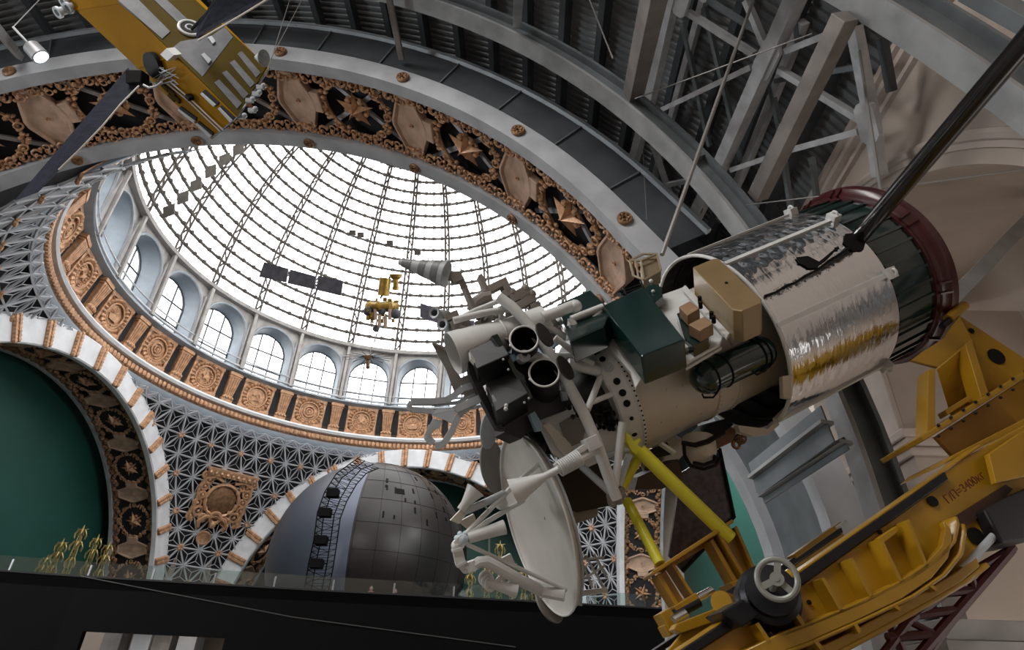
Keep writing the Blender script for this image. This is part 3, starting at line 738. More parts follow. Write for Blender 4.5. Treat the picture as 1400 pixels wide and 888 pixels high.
for q, z in ((.10, 8.15), (.22, 8.4), (.30, 8.62)): mb.box((15.9, 19.5, z), (5.0+q, 2.5+q, .12))
mb.box((10.86, 17.6, 11), (.1, .55, 2.3)); st('trim_31', mb, M['plasterlt'], bevel=.03)
# small security camera under the pier capital
cp_ = onP(1196, 618, (10.9, 17.0, 7.8), (0, 1, 0)); sc_ = thing('security_camera', 'small white security camera on the beige pier below its capital', 'camera', tuple(cp_))
MB().box(cp_+A([-.12, -.2, 0]), (.22, .16, .1)).out('housing', M['white'], sc_, bevel=.03); MB().tube([cp_+A([.1, -.1, 0]), cp_+A([.16, .05, 0])], .05, 6).out('bracket', M['strip'], sc_)
MB().lathe(cp_+A([-.34, -.2, 0]), (-1, 0, 0), [(.07, 0), (.07, .04), (.001, .03)], 12).out('lens', M['dark'], sc_)
# closing walls that the photo only hints at
st('floor', MB().box((-12, 26, -.1), (60, 56, .1)), M['floor'])
st('wall_hall_left', MB().box((DX-24.3, 0, 8), (.2, 16, 8.5)), M['plaster'])
st('wall_back', MB().box((-12, -14, 14), (30, .2, 16)), M['plaster'])
# end wall of the hall above the arch and beside it
mb = MB(); q0 = []; q1 = []
for v in np.linspace(-90, 62, 61):
    t = R_(v); q0.append(A([DX+(RON+1.4)*math.sin(t), 20.2, HN+(RON+1.4)*math.cos(t)])); q1.append(A([DX+27.5*math.sin(t), 21.6, ZC+27.5*math.cos(t)]))
mb.grid([q0, q1]); st('wall_near', mb, M['sheet'])
# closed corners round the crossing so that only dome and windows let in the sky
st('wall_arm_left', MB().box((DX-AR-4, DY-RI-2.2, 13), (4.6, .2, 14)), M['plaster'])
st('wall_arm_left_far', MB().box((DX-AR-4, DY+RI+2.2, 13), (4.6, .2, 14)), M['plaster'])
st('wall_arm_right', MB().box((DX+AR+4, DY+RI+2.2, 13), (4.6, .2, 14)), M['plaster'])
st('wall_arm_far_left', MB().box((DX-RI-2.2, DY+AR+4.5, 13), (.2, 5.2, 14)), M['plaster'])
st('wall_arm_far_right', MB().box((DX+RI+2.2, DY+AR+4.5, 13), (.2, 5.2, 14)), M['plaster'])
def cap(cx, cy, lx, ly): return MB().box((cx, cy, HS+RO+.4), (lx, ly, .2))
# ================================================================== balcony, sphere, people
ZK = 5.1
fp = [onZ(x, y, ZK) for x, y in ((-120, 769), (0, 778), (110, 786), (450, 806), (700, 819), (905, 830))]
bk = MB()
back = A([.0, 1., 0])
top_ = [p for p in fp]+[A([fp[-1][0]+1.5, 50, ZK]), A([fp[0][0]-1, 50, ZK])]
bal = thing('balcony', 'long black clad mezzanine balcony across the bottom left of the picture', 'balcony', (float(fp[3][0]), float(fp[3][1]), 0))
MB().prism([p-A([0, 0, .02]) for p in top_], (0, 0, -.4)).out('deck_slab', M['black'], bal, smooth=0)
def face(px0, px1, z0, z1):
    mb = MB()
    for a, b in zip(fp[:-1], fp[1:]):
        xa, xb = a[0], b[0]; l, r = max(xa, px0), min(xb, px1)
        if l >= r: continue
        pa, pb = a+(b-a)*(l-xa)/(xb-xa), a+(b-a)*(r-xa)/(xb-xa)
        n = nrm(np.cross(pb-pa, A([0, 0, 1.]))); n = n if n[1] > 0 else -n
        mb.prism([A([pa[0], pa[1], z0]), A([pb[0], pb[1], z0]), A([pb[0], pb[1], z1]), A([pa[0], pa[1], z1])], n*.3)
    return mb
fa = lambda px: onY(px, 868, 23.3)[0]
face(-60, 60, 3.35, ZK).out('fascia', M['black'], bal, smooth=0)
face(-60, float(fa(118)), 0, 3.36).out('lower_wall', M['black'], bal, smooth=0); face(float(fa(296)), 60, 0, 3.36).out('lower_wall', M['black'], bal, smooth=0)
mb = MB()
for a, b in zip(fp[:-1], fp[1:]):
    mb.prism([a-A([0, .03, .0]), b-A([0, .03, .0]), b-A([0, .03, .06]), a-A([0, .03, .06])], (0, .1, 0))
mb.out('edge_trim', mat('edge_trim', (.05, .05, .055), .4, .3), bal, smooth=0)
mb = MB().tube([onP(110, 787, fp[2]-A([0, .05, 0]), (-.18, 1, 0)), onP(400, 843, fp[3]-A([0, .05, 0]), (-.18, 1, 0)), onP(705, 884, fp[4]-A([0, .05, 0]), (-.18, 1, 0))], .018, 5)
mb.out('fascia_cable', mat('fascia_cable', (.12, .12, .12), .5), bal)
gl = thing('glass_balustrade', 'clear glass balustrade panels standing along the black balcony edge', 'balustrade', (float(fp[3][0]), float(fp[3][1])+.4, ZK))
mb = MB(); mp = MB()
for a, b in zip(fp[:-1], fp[1:]):
    n = max(1, int(np.linalg.norm(b-a)/2.1))
    for i in range(n):
        p, q = a+(b-a)*i/n+A([0, .4, 0]), a+(b-a)*(i+.985)/n+A([0, .4, 0]); MB().prism([p, q, q+A([0, 0, .52]), p+A([0, 0, .52])], (0, .02, 0)).out('pane', M['rail'], gl, smooth=0); MB().box(p+A([0, .02, .2]), (.03, .03, .22)).out('post', M['beam'], gl, smooth=0)
pass
# lower hall seen through the opening
st('wall_lower_hall', MB().box((-16, 36, 2.2), (14, .2, 2.4)), M['plaster'])
for i, px in enumerate((160, 200, 228, 262)):
    p = onY(px, 875, 33); MB().box((p[0], 33, 2.3), (.45, .45, 2.3)).out('column', M['bronze' if i % 2 == 0 else 'strip'], smooth=0, bevel=.03)
    o = COL.objects[-1]; tag(o, '%s square column in the lit opening under the balcony, %s from the left' % ('brown' if i % 2 == 0 else 'grey', ORD[i]), 'column')
# ---- the great sphere
YS = 62.; cS = onY(505, 768, YS); rS = 133/FPX*float((cS-O)@FW)
M['sphere'] = mat('sphere_cladding', (.14, .125, .115), .5, .1, .15, .3)
M['sphere'].node_tree.nodes['Principled BSDF'].inputs['Roughness'].default_value = .36; M['sphere'].node_tree.nodes['Principled BSDF'].inputs['Specular IOR Level'].default_value = .5
nt = M['sphere'].node_tree; b_ = nt.nodes['Principled BSDF']; L_ = nt.links
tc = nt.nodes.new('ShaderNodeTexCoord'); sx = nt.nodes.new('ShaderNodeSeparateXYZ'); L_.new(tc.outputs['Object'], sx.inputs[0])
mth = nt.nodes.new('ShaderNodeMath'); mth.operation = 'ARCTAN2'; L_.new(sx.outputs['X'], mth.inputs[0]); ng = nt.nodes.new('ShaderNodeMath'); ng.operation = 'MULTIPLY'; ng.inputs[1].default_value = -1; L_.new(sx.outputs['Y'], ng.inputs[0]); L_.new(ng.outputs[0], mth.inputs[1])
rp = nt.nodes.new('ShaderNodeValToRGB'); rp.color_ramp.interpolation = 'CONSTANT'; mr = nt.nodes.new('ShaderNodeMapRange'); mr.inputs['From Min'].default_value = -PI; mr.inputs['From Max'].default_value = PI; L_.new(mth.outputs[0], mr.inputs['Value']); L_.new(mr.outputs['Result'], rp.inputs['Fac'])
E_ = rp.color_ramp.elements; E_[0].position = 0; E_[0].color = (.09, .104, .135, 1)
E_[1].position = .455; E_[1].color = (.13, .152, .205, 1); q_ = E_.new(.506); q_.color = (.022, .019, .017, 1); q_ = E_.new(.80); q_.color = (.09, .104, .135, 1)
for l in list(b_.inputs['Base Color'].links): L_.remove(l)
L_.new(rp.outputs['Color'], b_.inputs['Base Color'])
sp = thing('sphere_hall', 'huge dark panelled sphere with a pale blue-grey left side, under the far arch', 'sphere', (float(cS[0]), float(cS[1]), ZK))
MB().lathe((float(cS[0]), float(cS[1]), 0), (0, 0, 1), [(6.4, 0), (6.4, .4), (5.4, .5), (5.8, float(cS[2])-rS*.82), (.01, float(cS[2])-rS*.9)], 48).out('pedestal', M['black'], sp)
sp.location = (float(cS[0]), float(cS[1]), 0)
for k_ in [c for c in COL.objects if c.parent == sp]: k_.matrix_parent_inverse = WM(sp).inverted()
vs = MB().ball((0, 0, 0), rS, 64, 40); o = vs.out('shell', M['sphere'], sp); o.location = [float(q) for q in cS]
mb = MB()
for lat in range(-60, 80, 14):
    mb.tube([cS+(rS+.005)*A([math.cos(R_(lat))*math.sin(w), -math.cos(R_(lat))*math.cos(w), math.sin(R_(lat))]) for w in np.linspace(R_(4), R_(100), 26)], .014, 4)
for lon in range(4, 100, 12):
    mb.tube([cS+(rS+.005)*A([math.cos(w)*math.sin(R_(lon)), -math.cos(w)*math.cos(R_(lon)), math.sin(w)]) for w in np.linspace(R_(-50), R_(80), 26)], .012, 4)
mb.out('panel_seam', M['black'], sp)
random.seed(3); VS = []
for i in range(24):
    lon, lat = random.choice([18, 24, 30, 36, 44, 52, 60, 68])+random.uniform(-.6, .6), random.choice([14, 20, 26, 33, 39, 46])+random.uniform(-1, 1)
    n = A([math.cos(R_(lat))*math.sin(R_(lon)), -math.cos(R_(lat))*math.cos(R_(lon)), math.sin(R_(lat))]); e1 = nrm(np.cross(A([0, 0, 1.]), n)); VS.append(MB().box(cS+n*rS, e1*.08, np.cross(n, e1)*random.choice([.18, .3]), n*.02))
for i in range(6):
    lon, lat = 24+i*1.1, 31; n = A([math.cos(R_(lat))*math.sin(R_(lon)), -math.cos(R_(lat))*math.cos(R_(lon)), math.sin(R_(lat))]); e1 = nrm(np.cross(A([0, 0, 1.]), n)); VS.append(MB().box(cS+n*rS, e1*.07, np.cross(n, e1)*.32, n*.02))
for m_ in VS: m_.out('vent_slot', M['black'], sp, smooth=0)
# lattice tower hugging the sphere
lt = thing('lattice_tower', 'black lattice lighting tower climbing the left side of the sphere', 'tower', tuple(at(430, 806, 48)))
def tw(x, y, D): return at(x, y, D)
Lc = [tw(x, y, D) for x, y, D in ((416, 806, 46.5), (422, 770, 47), (429, 738, 47.6), (434, 700, 48.4), (444, 672, 49.4), (460, 647, 50.8), (478, 634, 52), (492, 624, 53))]
Rc = [tw(x, y, D) for x, y, D in ((440, 806, 46.5), (447, 770, 47), (452, 738, 47.6), (457, 703, 48.4), (466, 680, 49.4), (480, 656, 50.8), (494, 641, 52), (511, 634, 53))]
dz = A([.25, .9, -.05])
m1 = MB(); m2 = MB()
for ch in (Lc, Rc, [p+dz for p in Lc], [p+dz for p in Rc]): m1.tube(ch, .05, 5)
m1.out('mast', M['black'], lt)
def lerp(P, f): i = min(int(f), len(P)-2); return P[i]+(P[i+1]-P[i])*(f-i)
for i in range(28):
    f, g = i*7/28, (i+1)*7/28
    a, b, c, d = lerp(Lc, f), lerp(Rc, f), lerp(Lc, g), lerp(Rc, g)
    m2.tube([a, b], .022, 4); m2.tube([a, d] if i % 2 else [b, c], .022, 4); m2.tube([a+dz, b+dz], .022, 4); m2.tube([a, c+dz], .022, 4); m2.tube([b, d+dz], .022, 4); m2.tube([a, a+dz], .03, 4)
m2.out('lacing', M['black'], lt)
for f in (1.0, 2.0, 3.05, 4.1):
    c = (lerp(Lc, f)+lerp(Rc, f))/2; MB().box(c+A([-.1, .1, 0]), (.46, .35, .34)).out('lamp_housing', M['black'], lt, bevel=.04)
# ---- gilded lattice finials on the balcony
def finial(h, seed):
    t = thing('gilded_finial', '', 'ornament'); r = random.Random(seed); b = MB(); w = .26
    for s in range(3):
        a = 2*PI*s/3; b.tube([(w*math.cos(a), w*math.sin(a), 0), (w*.35*math.cos(a), w*.35*math.sin(a), h*.9)], .026, 5)
    n = int(h/.35)
    for i in range(n):
        for s in range(3):
            z0, z1 = h*.86*i/n, h*.86*(i+1)/n; k0, k1 = w*(1-.65*i/n), w*(1-.65*(i+1)/n); a0, a1 = 2*PI*s/3, 2*PI*(s+1)/3
            b.tube([(k0*math.cos(a0), k0*math.sin(a0), z0), (k1*math.cos(a1), k1*math.sin(a1), z1)], .022, 4)
    b.out('lattice', M['brass'], t, local=True)
    c = MB()
    for lv, rr in ((.55, .26), (.76, .34), (.92, .3)):
        for k in range(6):
            a = 2*PI*k/6; c.tube([(0, 0, h*lv), (rr*.6*math.cos(a), rr*.6*math.sin(a), h*lv+.22), (rr*math.cos(a), rr*math.sin(a), h*lv), (rr*.9*math.cos(a), rr*.9*math.sin(a), h*lv-.22)], [.04, .035, .03, .015], 5)
    for k in range(5):
        a = 2*PI*k/5+PI/2; c.tube([(0, 0, h*.97), (.33*math.cos(a), 0, h*.97+.33*math.sin(a))], [.07, .01], 5)
    c.out('crown', M['brass'], t, local=True); return reg(t)
M['brass'] = mat('brass_lattice', (.42, .33, .12), .4, .6, .2, 3)
PF = {}
for i, (x, yt, D, lab) in enumerate(((64, 764, 33, 'smallest'), (86, 741, 33, 'second'), (114, 722, 33, 'tallest'), (134, 735, 34, 'fourth'), (149, 745, 34, 'fifth'))):
    tp = at(x, yt, D); h = float(tp[2]-ZK); k = 'a'
    t = finial(h, i); t.location = [float(tp[0]), float(tp[1]), ZK]; tag(t, 'gilded openwork finial by the left green wall, %s from the left' % ORD[i], 'ornament', 'gilded finials on the balcony')
for i, (x, yt, D) in enumerate(((644, 770, 38), (667, 760, 36), (684, 742, 37), (700, 770, 36), (716, 782, 36), (730, 776, 37))):
    tp = at(x, yt, D); h = float(tp[2]-ZK)
    t = finial(max(h, .8), i+9); t.location = [float(tp[0]), float(tp[1]), ZK]; tag(t, 'gilded openwork finial between the sphere and the white dish, %s from the left' % ORD[i], 'ornament', 'gilded finials on the balcony')
# ---- visitors on the balcony
SKIN = mat('skin', (.55, .33, .24), .6); HAIR = mat('dark_hair', (.05, .03, .02), .6)
def person(label, px, py, top, hair):
    Y = 34.; p = onY(px, py, Y); z0 = ZK
    D_ = ray(px, py); k = (ZK+1.70-1.7)/D_[2]; p = O+D_*k; x, y = float(p[0]), float(p[1])
    t = thing('person', label, 'person', (x, y, ZK))
    V = [(0, 0, .95), (0, 0, 1.2), (0, 0, 1.42), (0, -.01, 1.5), (0, -.02, 1.6), (.19, 0, 1.40), (.26, -.03, 1.12), (.2, -.26, 1.05), (.17, -.34, 1.06), (-.19, 0, 1.40), (-.26, -.02, 1.12), (-.22, -.24, 1.0), (-.2, -.32, 1.0),
         (.1, 0, .9), (.11, -.02, .5), (.11, .02, .09), (.12, -.13, .04), (-.1, 0, .9), (-.11, -.02, .5), (-.11, .02, .09), (-.12, -.13, .04)]
    Ed = [(0, 1), (1, 2), (2, 3), (3, 4), (2, 5), (5, 6), (6, 7), (7, 8), (2, 9), (9, 10), (10, 11), (11, 12), (0, 13), (13, 14), (14, 15), (15, 16), (0, 17), (17, 18), (18, 19), (19, 20)]
    Rr = [.15, .13, .14, .055, .09, .06, .045, .035, .04, .06, .045, .035, .04, .09, .06, .045, .04, .09, .06, .045, .04]
    me = bpy.data.meshes.new('body'); me.from_pydata(V, Ed, []); me.materials.append(top); o = bpy.data.objects.new('body', me); COL.objects.link(o); o.parent = t
    s = o.modifiers.new('skin', 'SKIN')
    for v, r in zip(me.skin_vertices[0].data if me.skin_vertices else [], Rr): v.radius = (r, r)
    if not me.skin_vertices:
        bpy.context.view_layer.update()
    sub = o.modifiers.new('sub', 'SUBSURF'); sub.levels = 1; sub.render_levels = 2
    h = MB().ball((0, -.02, 1.62), .105, 12, 10, (.82, .95, 1.15)); h.ball((0, -.125, 1.61), .022, 6, 5, (1, 1.2, 1.6)); h.ball((.09, -.01, 1.62), .025, 6, 5); h.ball((-.09, -.01, 1.62), .025, 6, 5); h.out('head', SKIN, t, local=True)
    MB().ball((0, .01, 1.655), .112, 12, 8, (.86, .95, 1.0)).out('hair', hair, t, local=True)
    return t
def skin_layer(me, Rr):
    pass
def hands(t):
    mb = MB()
    for sx, c in ((1, A([.17, -.36, 1.06])), (-1, A([-.2, -.34, 1.0]))):
        mb.ball(c, .045, 8, 6, (.8, 1, .5))
        for k, (dx, L) in enumerate(((-.03, .07), (-.01, .08), (.012, .078), (.032, .06))): mb.tube([c+A([dx, -.03, 0]), c+A([dx, -.03-L*.6, -.004]), c+A([dx, -.03-L, -.03])], [.01, .009, .007], 6)
        mb.tube([c+A([-sx*.035, 0, 0]), c+A([-sx*.065, -.03, .0]), c+A([-sx*.06, -.06, -.012])], [.012, .01, .008], 6)
    mb.out('hands', SKIN, t, local=True)
t = person('person in a pink top standing at the balcony glass in front of the sphere', 508, 802, mat('pink_cloth', (.45, .16, .17), .8), HAIR); hands(t)
tb = thing('open_booklet', 'white open booklet held by the person in the pink top', 'booklet', tuple(A(t.location)+A([0, -.46, 1.1])))
q = A(t.location)+A([0, -.46, 1.12]); MB().box(q+A([-.13, 0, 0]), A([.13, 0, .03]), A([0, .09, .05]), A([0, -.004, .01])).box(q+A([.13, 0, 0]), A([.13, 0, -.03]), A([0, .09, .05]), A([0, -.004, .01])).out('pages', M['white'], tb)
t = person('person in dark clothes farther right on the balcony, only the head showing', 541, 806, mat('dark_cloth', (.06, .06, .08), .8), HAIR); hands(t)
# ---- pendant lamp in the upper left corner
a, b = onR(18, 36, 26.0), None
b = at(43, 64, 22); a = at(18, 37, 22)
pl = thing('pendant_lamp', 'small cylindrical lamp with a bright end on a tilted rod, upper left corner', 'lamp', tuple(b))
MB().tube([a, b], .045, 6).tube([a, a+A([-.3, .6, 6.])], .02, 5).out('rod', M['truss'], pl)
d = nrm(b-a); MB().lathe(b, d, [(.001, -.15), (.16, -.12), (.28, 0), (.3, .5), (.26, .52), (.24, .45), (.001, .42)], 18).out('shade', M['beam'], pl)
em = bpy.data.materials.new('lamp_glow'); em.use_nodes = True; em.node_tree.nodes['Principled BSDF'].inputs['Emission Color'].default_value = (.75, .82, 1, 1); em.node_tree.nodes['Principled BSDF'].inputs['Emission Strength'].default_value = 6
MB().lathe(b, d, [(.001, .58), (.2, .54), (.23, .46), (.001, .46)], 16).out('bulb', em, pl)
# ---- light
w = bpy.data.worlds.new('sky'); SC.world = w; w.use_nodes = True
w.node_tree.nodes['Background'].inputs[0].default_value = (1, .985, .975, 1); w.node_tree.nodes['Background'].inputs[1].default_value = 5.0
def area(name, loc, tgt, size, power, col=(1, 1, 1), sy=None):
    l = bpy.data.lights.new(name, 'AREA'); l.energy = power; l.size = size; l.color = col
    if sy: l.shape = 'RECTANGLE'; l.size_y = sy
    o = bpy.data.objects.new(name, l); COL.objects.link(o); o.location = loc
    o.rotation_euler = (Vector(tgt)-Vector(loc)).to_track_quat('-Z', 'Y').to_euler(); return o
area('hall_fill', (-14, -4, 27), (-6, 10, 0), 16, 5200, (1, .97, .94), 8)  # added overhead fill for the hall, no real skylight known there
area('left_fill', (DX-20, 6, 10), (6, 11, 8), 10, 2600, (.93, .97, 1), 5)  # made-up fill brightening the spacecraft from the left, not real windows
area('arm_fill', (11, 44, 25), (16, 46, 6), 5, 5200, (1, .98, .95))  # added to brighten the right green wall, stands for no real lamp
area('aisle_fill', (13.0, 12, .4), (13.0, 12.2, 12), 5.5, 330, (1, .95, .88), 14)  # invented source that lights the aisle vault from below
area('under_balcony_fill', (-16, 29, 4.4), (-16, 30, 0), 4, 160, (1, .93, .85), 3)  # extra light put in to brighten the opening under the balcony
SC.view_settings.view_transform = 'Standard'; SC.view_settings.look = 'None'; SC.view_settings.exposure = 0; SC.view_settings.gamma = 1; SC.view_settings.use_curve_mapping = False
SC.render.film_transparent = False
cy = SC.cycles if hasattr(SC, 'cycles') else None
if cy:
    cy.max_bounces = 7; cy.diffuse_bounces = 4; cy.glossy_bounces = 4; cy.transparent_max_bounces = 16; cy.caustics_reflective = False; cy.caustics_refractive = False; cy.use_denoising = True; cy.sample_clamp_indirect = 6
# ================================================================== the spacecraft on its cradle
KS = .9; C0 = O+KS*A([4.0333405, 11.70477898, 6.81738641]); D = nrm([0.87225174, 0.08529368, 0.48156193]); RS_ = 2.05*KS
_v = nrm(C0-O); NV = nrm(-(_v-(_v@D)*D)); UV = np.cross(NV, D); UV = UV if UV[2] > 0 else -UV
GV = nrm(-(A([0, 0, 1.])-D[2]*D)); HV = np.cross(D, GV); HV = HV if HV[1] < 0 else -HV
def cp(x, y, k): return onP(x, y, C0+NV*k, NV)
def rad(phi): return math.cos(R_(phi))*NV+math.sin(R_(phi))*UV
def hitc(x, y, r):
    d = ray(x, y); o = O-C0; dd = d-(d@D)*D; oo = o-(o@D)*D; a = dd@dd; b = oo@dd; c = oo@oo-r*r; q = b*b-a*c
    return O+d*((-b-math.sqrt(max(q, 0)))/a)
def pp(px, phi, rho): return [onP(x, y, C0+rad(phi)*rho, rad(phi)) for x, y in px]
M['hull'] = mat('cream_hull_paint', (.58, .53, .45), .38, 0, .12, .9, .03, 14)
M['cwhite'] = mat('white_spacecraft_paint', (.68, .69, .68), .38, 0, .1, 2)
M['cgrey'] = mat('grey_spacecraft_paint', (.46, .50, .53), .4, 0, .1, 2)
M['taupe'] = mat('taupe_panel', (.25, .225, .20), .55, 0, .15, 1.2)
M['dgreen'] = mat('dark_green_enamel', (.005, .024, .021), .16, 0, .2, 1.5, coat=.6)
M['ochre'] = mat('ochre_box_paint', (.27, .185, .085), .33, .15, .12, 1.5)
M['tan'] = mat('tan_cardboard_paint', (.30, .185, .10), .6, 0, .12, 3)
M['blackbox'] = mat('black_box_paint', (.009, .0095, .011), .42)
M['blk'] = mat('matt_black', (.006, .006, .006), .6, spec=.2)
M['glossblack'] = mat('gloss_black_pole', (.008, .007, .007), .18, coat=.5)
M['red'] = mat('dark_red_enamel', (.052, .005, .007), .3, 0, .2, 2, coat=.3)
M['yellow'] = mat('crane_yellow', (.40, .215, .008), .36, 0, .16, .8, .03, 6, coat=.25)
M['limey'] = mat('lemon_yellow_tube', (.74, .68, .04), .35)
M['steel'] = mat('bright_steel', (.6, .6, .6), .25, 1)
M['wheel'] = mat('grey_handwheel', (.30, .31, .28), .35, .3)
M['bluebk'] = mat('dark_blue_steel', (.010, .011, .015), .35, .3)
M['panelcell'] = mat('solar_cells', (.075, .065, .085), .3, .1, .45, 9, .05, 30)
M['lilac'] = mat('lilac_solar_panel', (.15, .14, .19), .45, 0, .25, 4)
# wrinkled foil
fm = bpy.data.materials.new('silver_foil'); fm.use_nodes = True; nt = fm.node_tree; b_ = nt.nodes['Principled BSDF']; L_ = nt.links
b_.inputs['Base Color'].default_value = (.74, .76, .79, 1); b_.inputs['Metallic'].default_value = 1; b_.inputs['Roughness'].default_value = .10
tc = nt.nodes.new('ShaderNodeTexCoord'); mp = nt.nodes.new('ShaderNodeMapping'); L_.new(tc.outputs['Object'], mp.inputs['Vector'])
n1 = nt.nodes.new('ShaderNodeTexNoise'); n1.inputs['Scale'].default_value = 1.0; n1.inputs['Detail'].default_value = 5; mp.inputs['Scale'].default_value = (7, 2.2, 2.2); L_.new(mp.outputs['Vector'], n1.inputs['Vector'])
n2 = nt.nodes.new('ShaderNodeTexVoronoi'); n2.inputs['Scale'].default_value = 5; L_.new(tc.outputs['Object'], n2.inputs['Vector'])
sx = nt.nodes.new('ShaderNodeSeparateXYZ'); L_.new(tc.outputs['Object'], sx.inputs[0])
mr = nt.nodes.new('ShaderNodeMapRange'); mr.inputs['From Min'].default_value = .75; mr.inputs['From Max'].default_value = 1.1; L_.new(sx.outputs['Y'], mr.inputs['Value'])
mx = nt.nodes.new('ShaderNodeMath'); mx.operation = 'MULTIPLY'; L_.new(n2.outputs['Distance'], mx.inputs[0]); L_.new(mr.outputs['Result'], mx.inputs[1])
m3 = nt.nodes.new('ShaderNodeMath'); m3.operation = 'MULTIPLY_ADD'; m3.inputs[1].default_value = 2.2; L_.new(mx.outputs[0], m3.inputs[0]); L_.new(n1.outputs['Fac'], m3.inputs[2])
bp = nt.nodes.new('ShaderNodeBump'); bp.inputs['Strength'].default_value = .4; bp.inputs['Distance'].default_value = .05; L_.new(m3.outputs[0], bp.inputs['Height']); L_.new(bp.outputs['Normal'], b_.inputs['Normal'])
M['foil'] = fm
gf = M['goldfoil'] = mat('gold_foil', (.50, .30, .06), .28, .85, .45, 5, .9, 14)
CM = frame(C0, D, UV, NV)     # local x = along the axis (to the tail), y = up in the picture, z = towards the viewer
sc = thing('spacecraft', 'large white and silver orbital module with dish, open silver cylinder and red tail ring', 'spacecraft', mat4=CM)
def part(nm, mb, m, par=None, **k): return mb.out(nm, M[m] if isinstance(m, str) else m, par or sc, **k)
def lpart(nm, mb, m, par=None, **k): return mb.out(nm, M[m] if isinstance(m, str) else m, par or sc, local=True, **k)
# --- silver cylinder (local coordinates: x axis)
LS = 2.917*KS
X = (1, 0, 0); Z0 = (0, 0, 0)
mb = MB().lathe(Z0, X, [(RS_-.02, .02), (RS_, 0), (RS_, LS)], 96); shell = lpart('silver_shell', mb, 'foil')
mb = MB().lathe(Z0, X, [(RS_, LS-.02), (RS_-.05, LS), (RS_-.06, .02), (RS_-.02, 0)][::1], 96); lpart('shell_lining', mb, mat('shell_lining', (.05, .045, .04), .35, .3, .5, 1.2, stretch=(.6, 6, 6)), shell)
mb = MB().torus((0, 0, 0), X, RS_-.02, .035, 96, 8); lpart('front_lip', mb, 'cwhite', shell)
mb = MB()
for t in (.35, .8, 1.3, 1.9, 2.4): mb.torus((t, 0, 0), X, RS_-.08, .045, 64, 6)
lpart('lining_hoop', mb, 'blk', shell)
mb = MB().lathe(Z0, X, [(.001, LS-.1), (RS_-.03, LS-.1)], 64); lpart('bulkhead', mb, 'blk', shell)
def phi_of(x, y, r=RS_): p = hitc(x, y, r)-C0; return math.degrees(math.atan2(p@UV, p@NV)), p@D
def shellpt(phi, x, r): return A([x, r*math.sin(R_(phi)), r*math.cos(R_(phi))])
for (x0, y0), (x1, y1), w in (((1078, 437), (1216, 374), .09), ((1092, 567), (1228, 475), .13), ((990, 367), (1138, 296), .08), ((936, 352), (1050, 305), .06)):
    f0, f1 = phi_of(x0, y0)[0], phi_of(x1, y1)[0]; f = (f0+f1)/2; mb = MB(); r = RS_+.01
    mb.bar(shellpt(f, -.02, r), shellpt(f, LS+.03, r), w, .05, up=shellpt(f, 0, 1)); mb.box(shellpt(f, LS, r+.04), A([.09, 0, 0]), shellpt(f, 0, .07), np.cross(A([1., 0, 0]), shellpt(f, 0, .1)))
    mb.torus(shellpt(f, LS+.02, r+.1), X, .06, .025, 12, 6)
    lpart('shell_strip', mb, 'cwhite', shell)
# seam, tape, dark patches on the foil
seam = [(1046, 404), (1062, 399), (1075, 390), (1088, 386), (1100, 377), (1118, 369), (1132, 357), (1150, 346), (1163, 337)]
mb = MB().tube([hitc(x, y, RS_+.012) for x, y in seam], .022, 5); mb.tube([hitc(x, y+2, RS_+.012) for x, y in seam[::2]], .018, 5); part('foil_seam', mb, 'blk', shell)
def patch(px, r=RS_+.02):
    q = [hitc(x, y, r) for x, y in px]; c = sum(q)/len(q); n = nrm(c-C0-((c-C0)@D)*D); return MB().prism(q, n*.012)
part('foil_tear', patch([(1088, 352), (1104, 350), (1120, 358), (1118, 367), (1105, 367), (1098, 362), (1092, 360)]), 'blk', shell, smooth=0)
part('foil_tear', patch([(1119, 358), (1128, 351), (1140, 341), (1141, 344), (1130, 355), (1120, 362)]), 'blk', shell, smooth=0)
part('foil_tear', patch([(1140, 339), (1146, 337), (1147, 341), (1142, 342)]), 'blk', shell, smooth=0)
part('bolt_hole', patch([(1155, 320), (1172, 318), (1184, 328), (1180, 342), (1165, 343), (1153, 332)]), 'blk', shell, smooth=0)
# grey lips at the foot of the shell
part('lip_bracket', MB().prism([hitc(x, y, RS_+.03) for x, y in ((1070, 514), (1081, 512), (1082, 545), (1071, 543))], NV*-.1), 'hull', shell, smooth=0)
mb = MB().prism([cp(x, y, .5) for x, y in ((1009, 581), (1050, 586), (1062, 574), (1066, 580), (1050, 594), (1030, 596), (1012, 590))], -NV*.15); mb.tube([cp(1060, 575, .62), cp(1074, 562, .62), cp(1080, 566, .62)], .06, 8); part('lip_bracket', mb, 'hull', shell, smooth=0)
# --- green tail section and red ring
mb = MB().lathe(Z0, X, [(RS_-.08, LS-.1), (RS_-.05, LS+.02), (RS_-.05, 3.72)], 96)
tail = lpart('green_tail', mb, 'dgreen')
mb = MB()
for f in range(0, 360, 9): mb.bar(shellpt(f, LS+.05, RS_-.04), shellpt(f, 3.66, RS_-.04), .05, .05, up=shellpt(f, 0, 1))
lpart('stringer', mb, 'dgreen', tail)
lpart('label_plate', MB().box(shellpt(28, 3.1, RS_-.02), A([.09, 0, 0]), shellpt(118, 0, .05), shellpt(28, 0, .012)), 'cwhite', tail)
mb = MB().lathe(Z0, X, [(RS_-.1, 3.62), (RS_+.0, 3.64), (RS_+.0, 3.72), (RS_+.04, 3.74), (RS_+.08, 3.82), (1.985, 3.86), (2.0, 3.9), (2.0, 4.02), (1.8, 4.04), (1.75, 3.7)], 96)
ring = lpart('red_ring', mb, 'red')
for f in (98, 92, 72, 67, 22, 16, -22, -28, -60): lpart('ring_rib', MB().bar(shellpt(f, 3.70, RS_+.02), shellpt(f, 3.88, RS_+.13), .035, .07, up=shellpt(f, 0, 1)), 'red', ring)
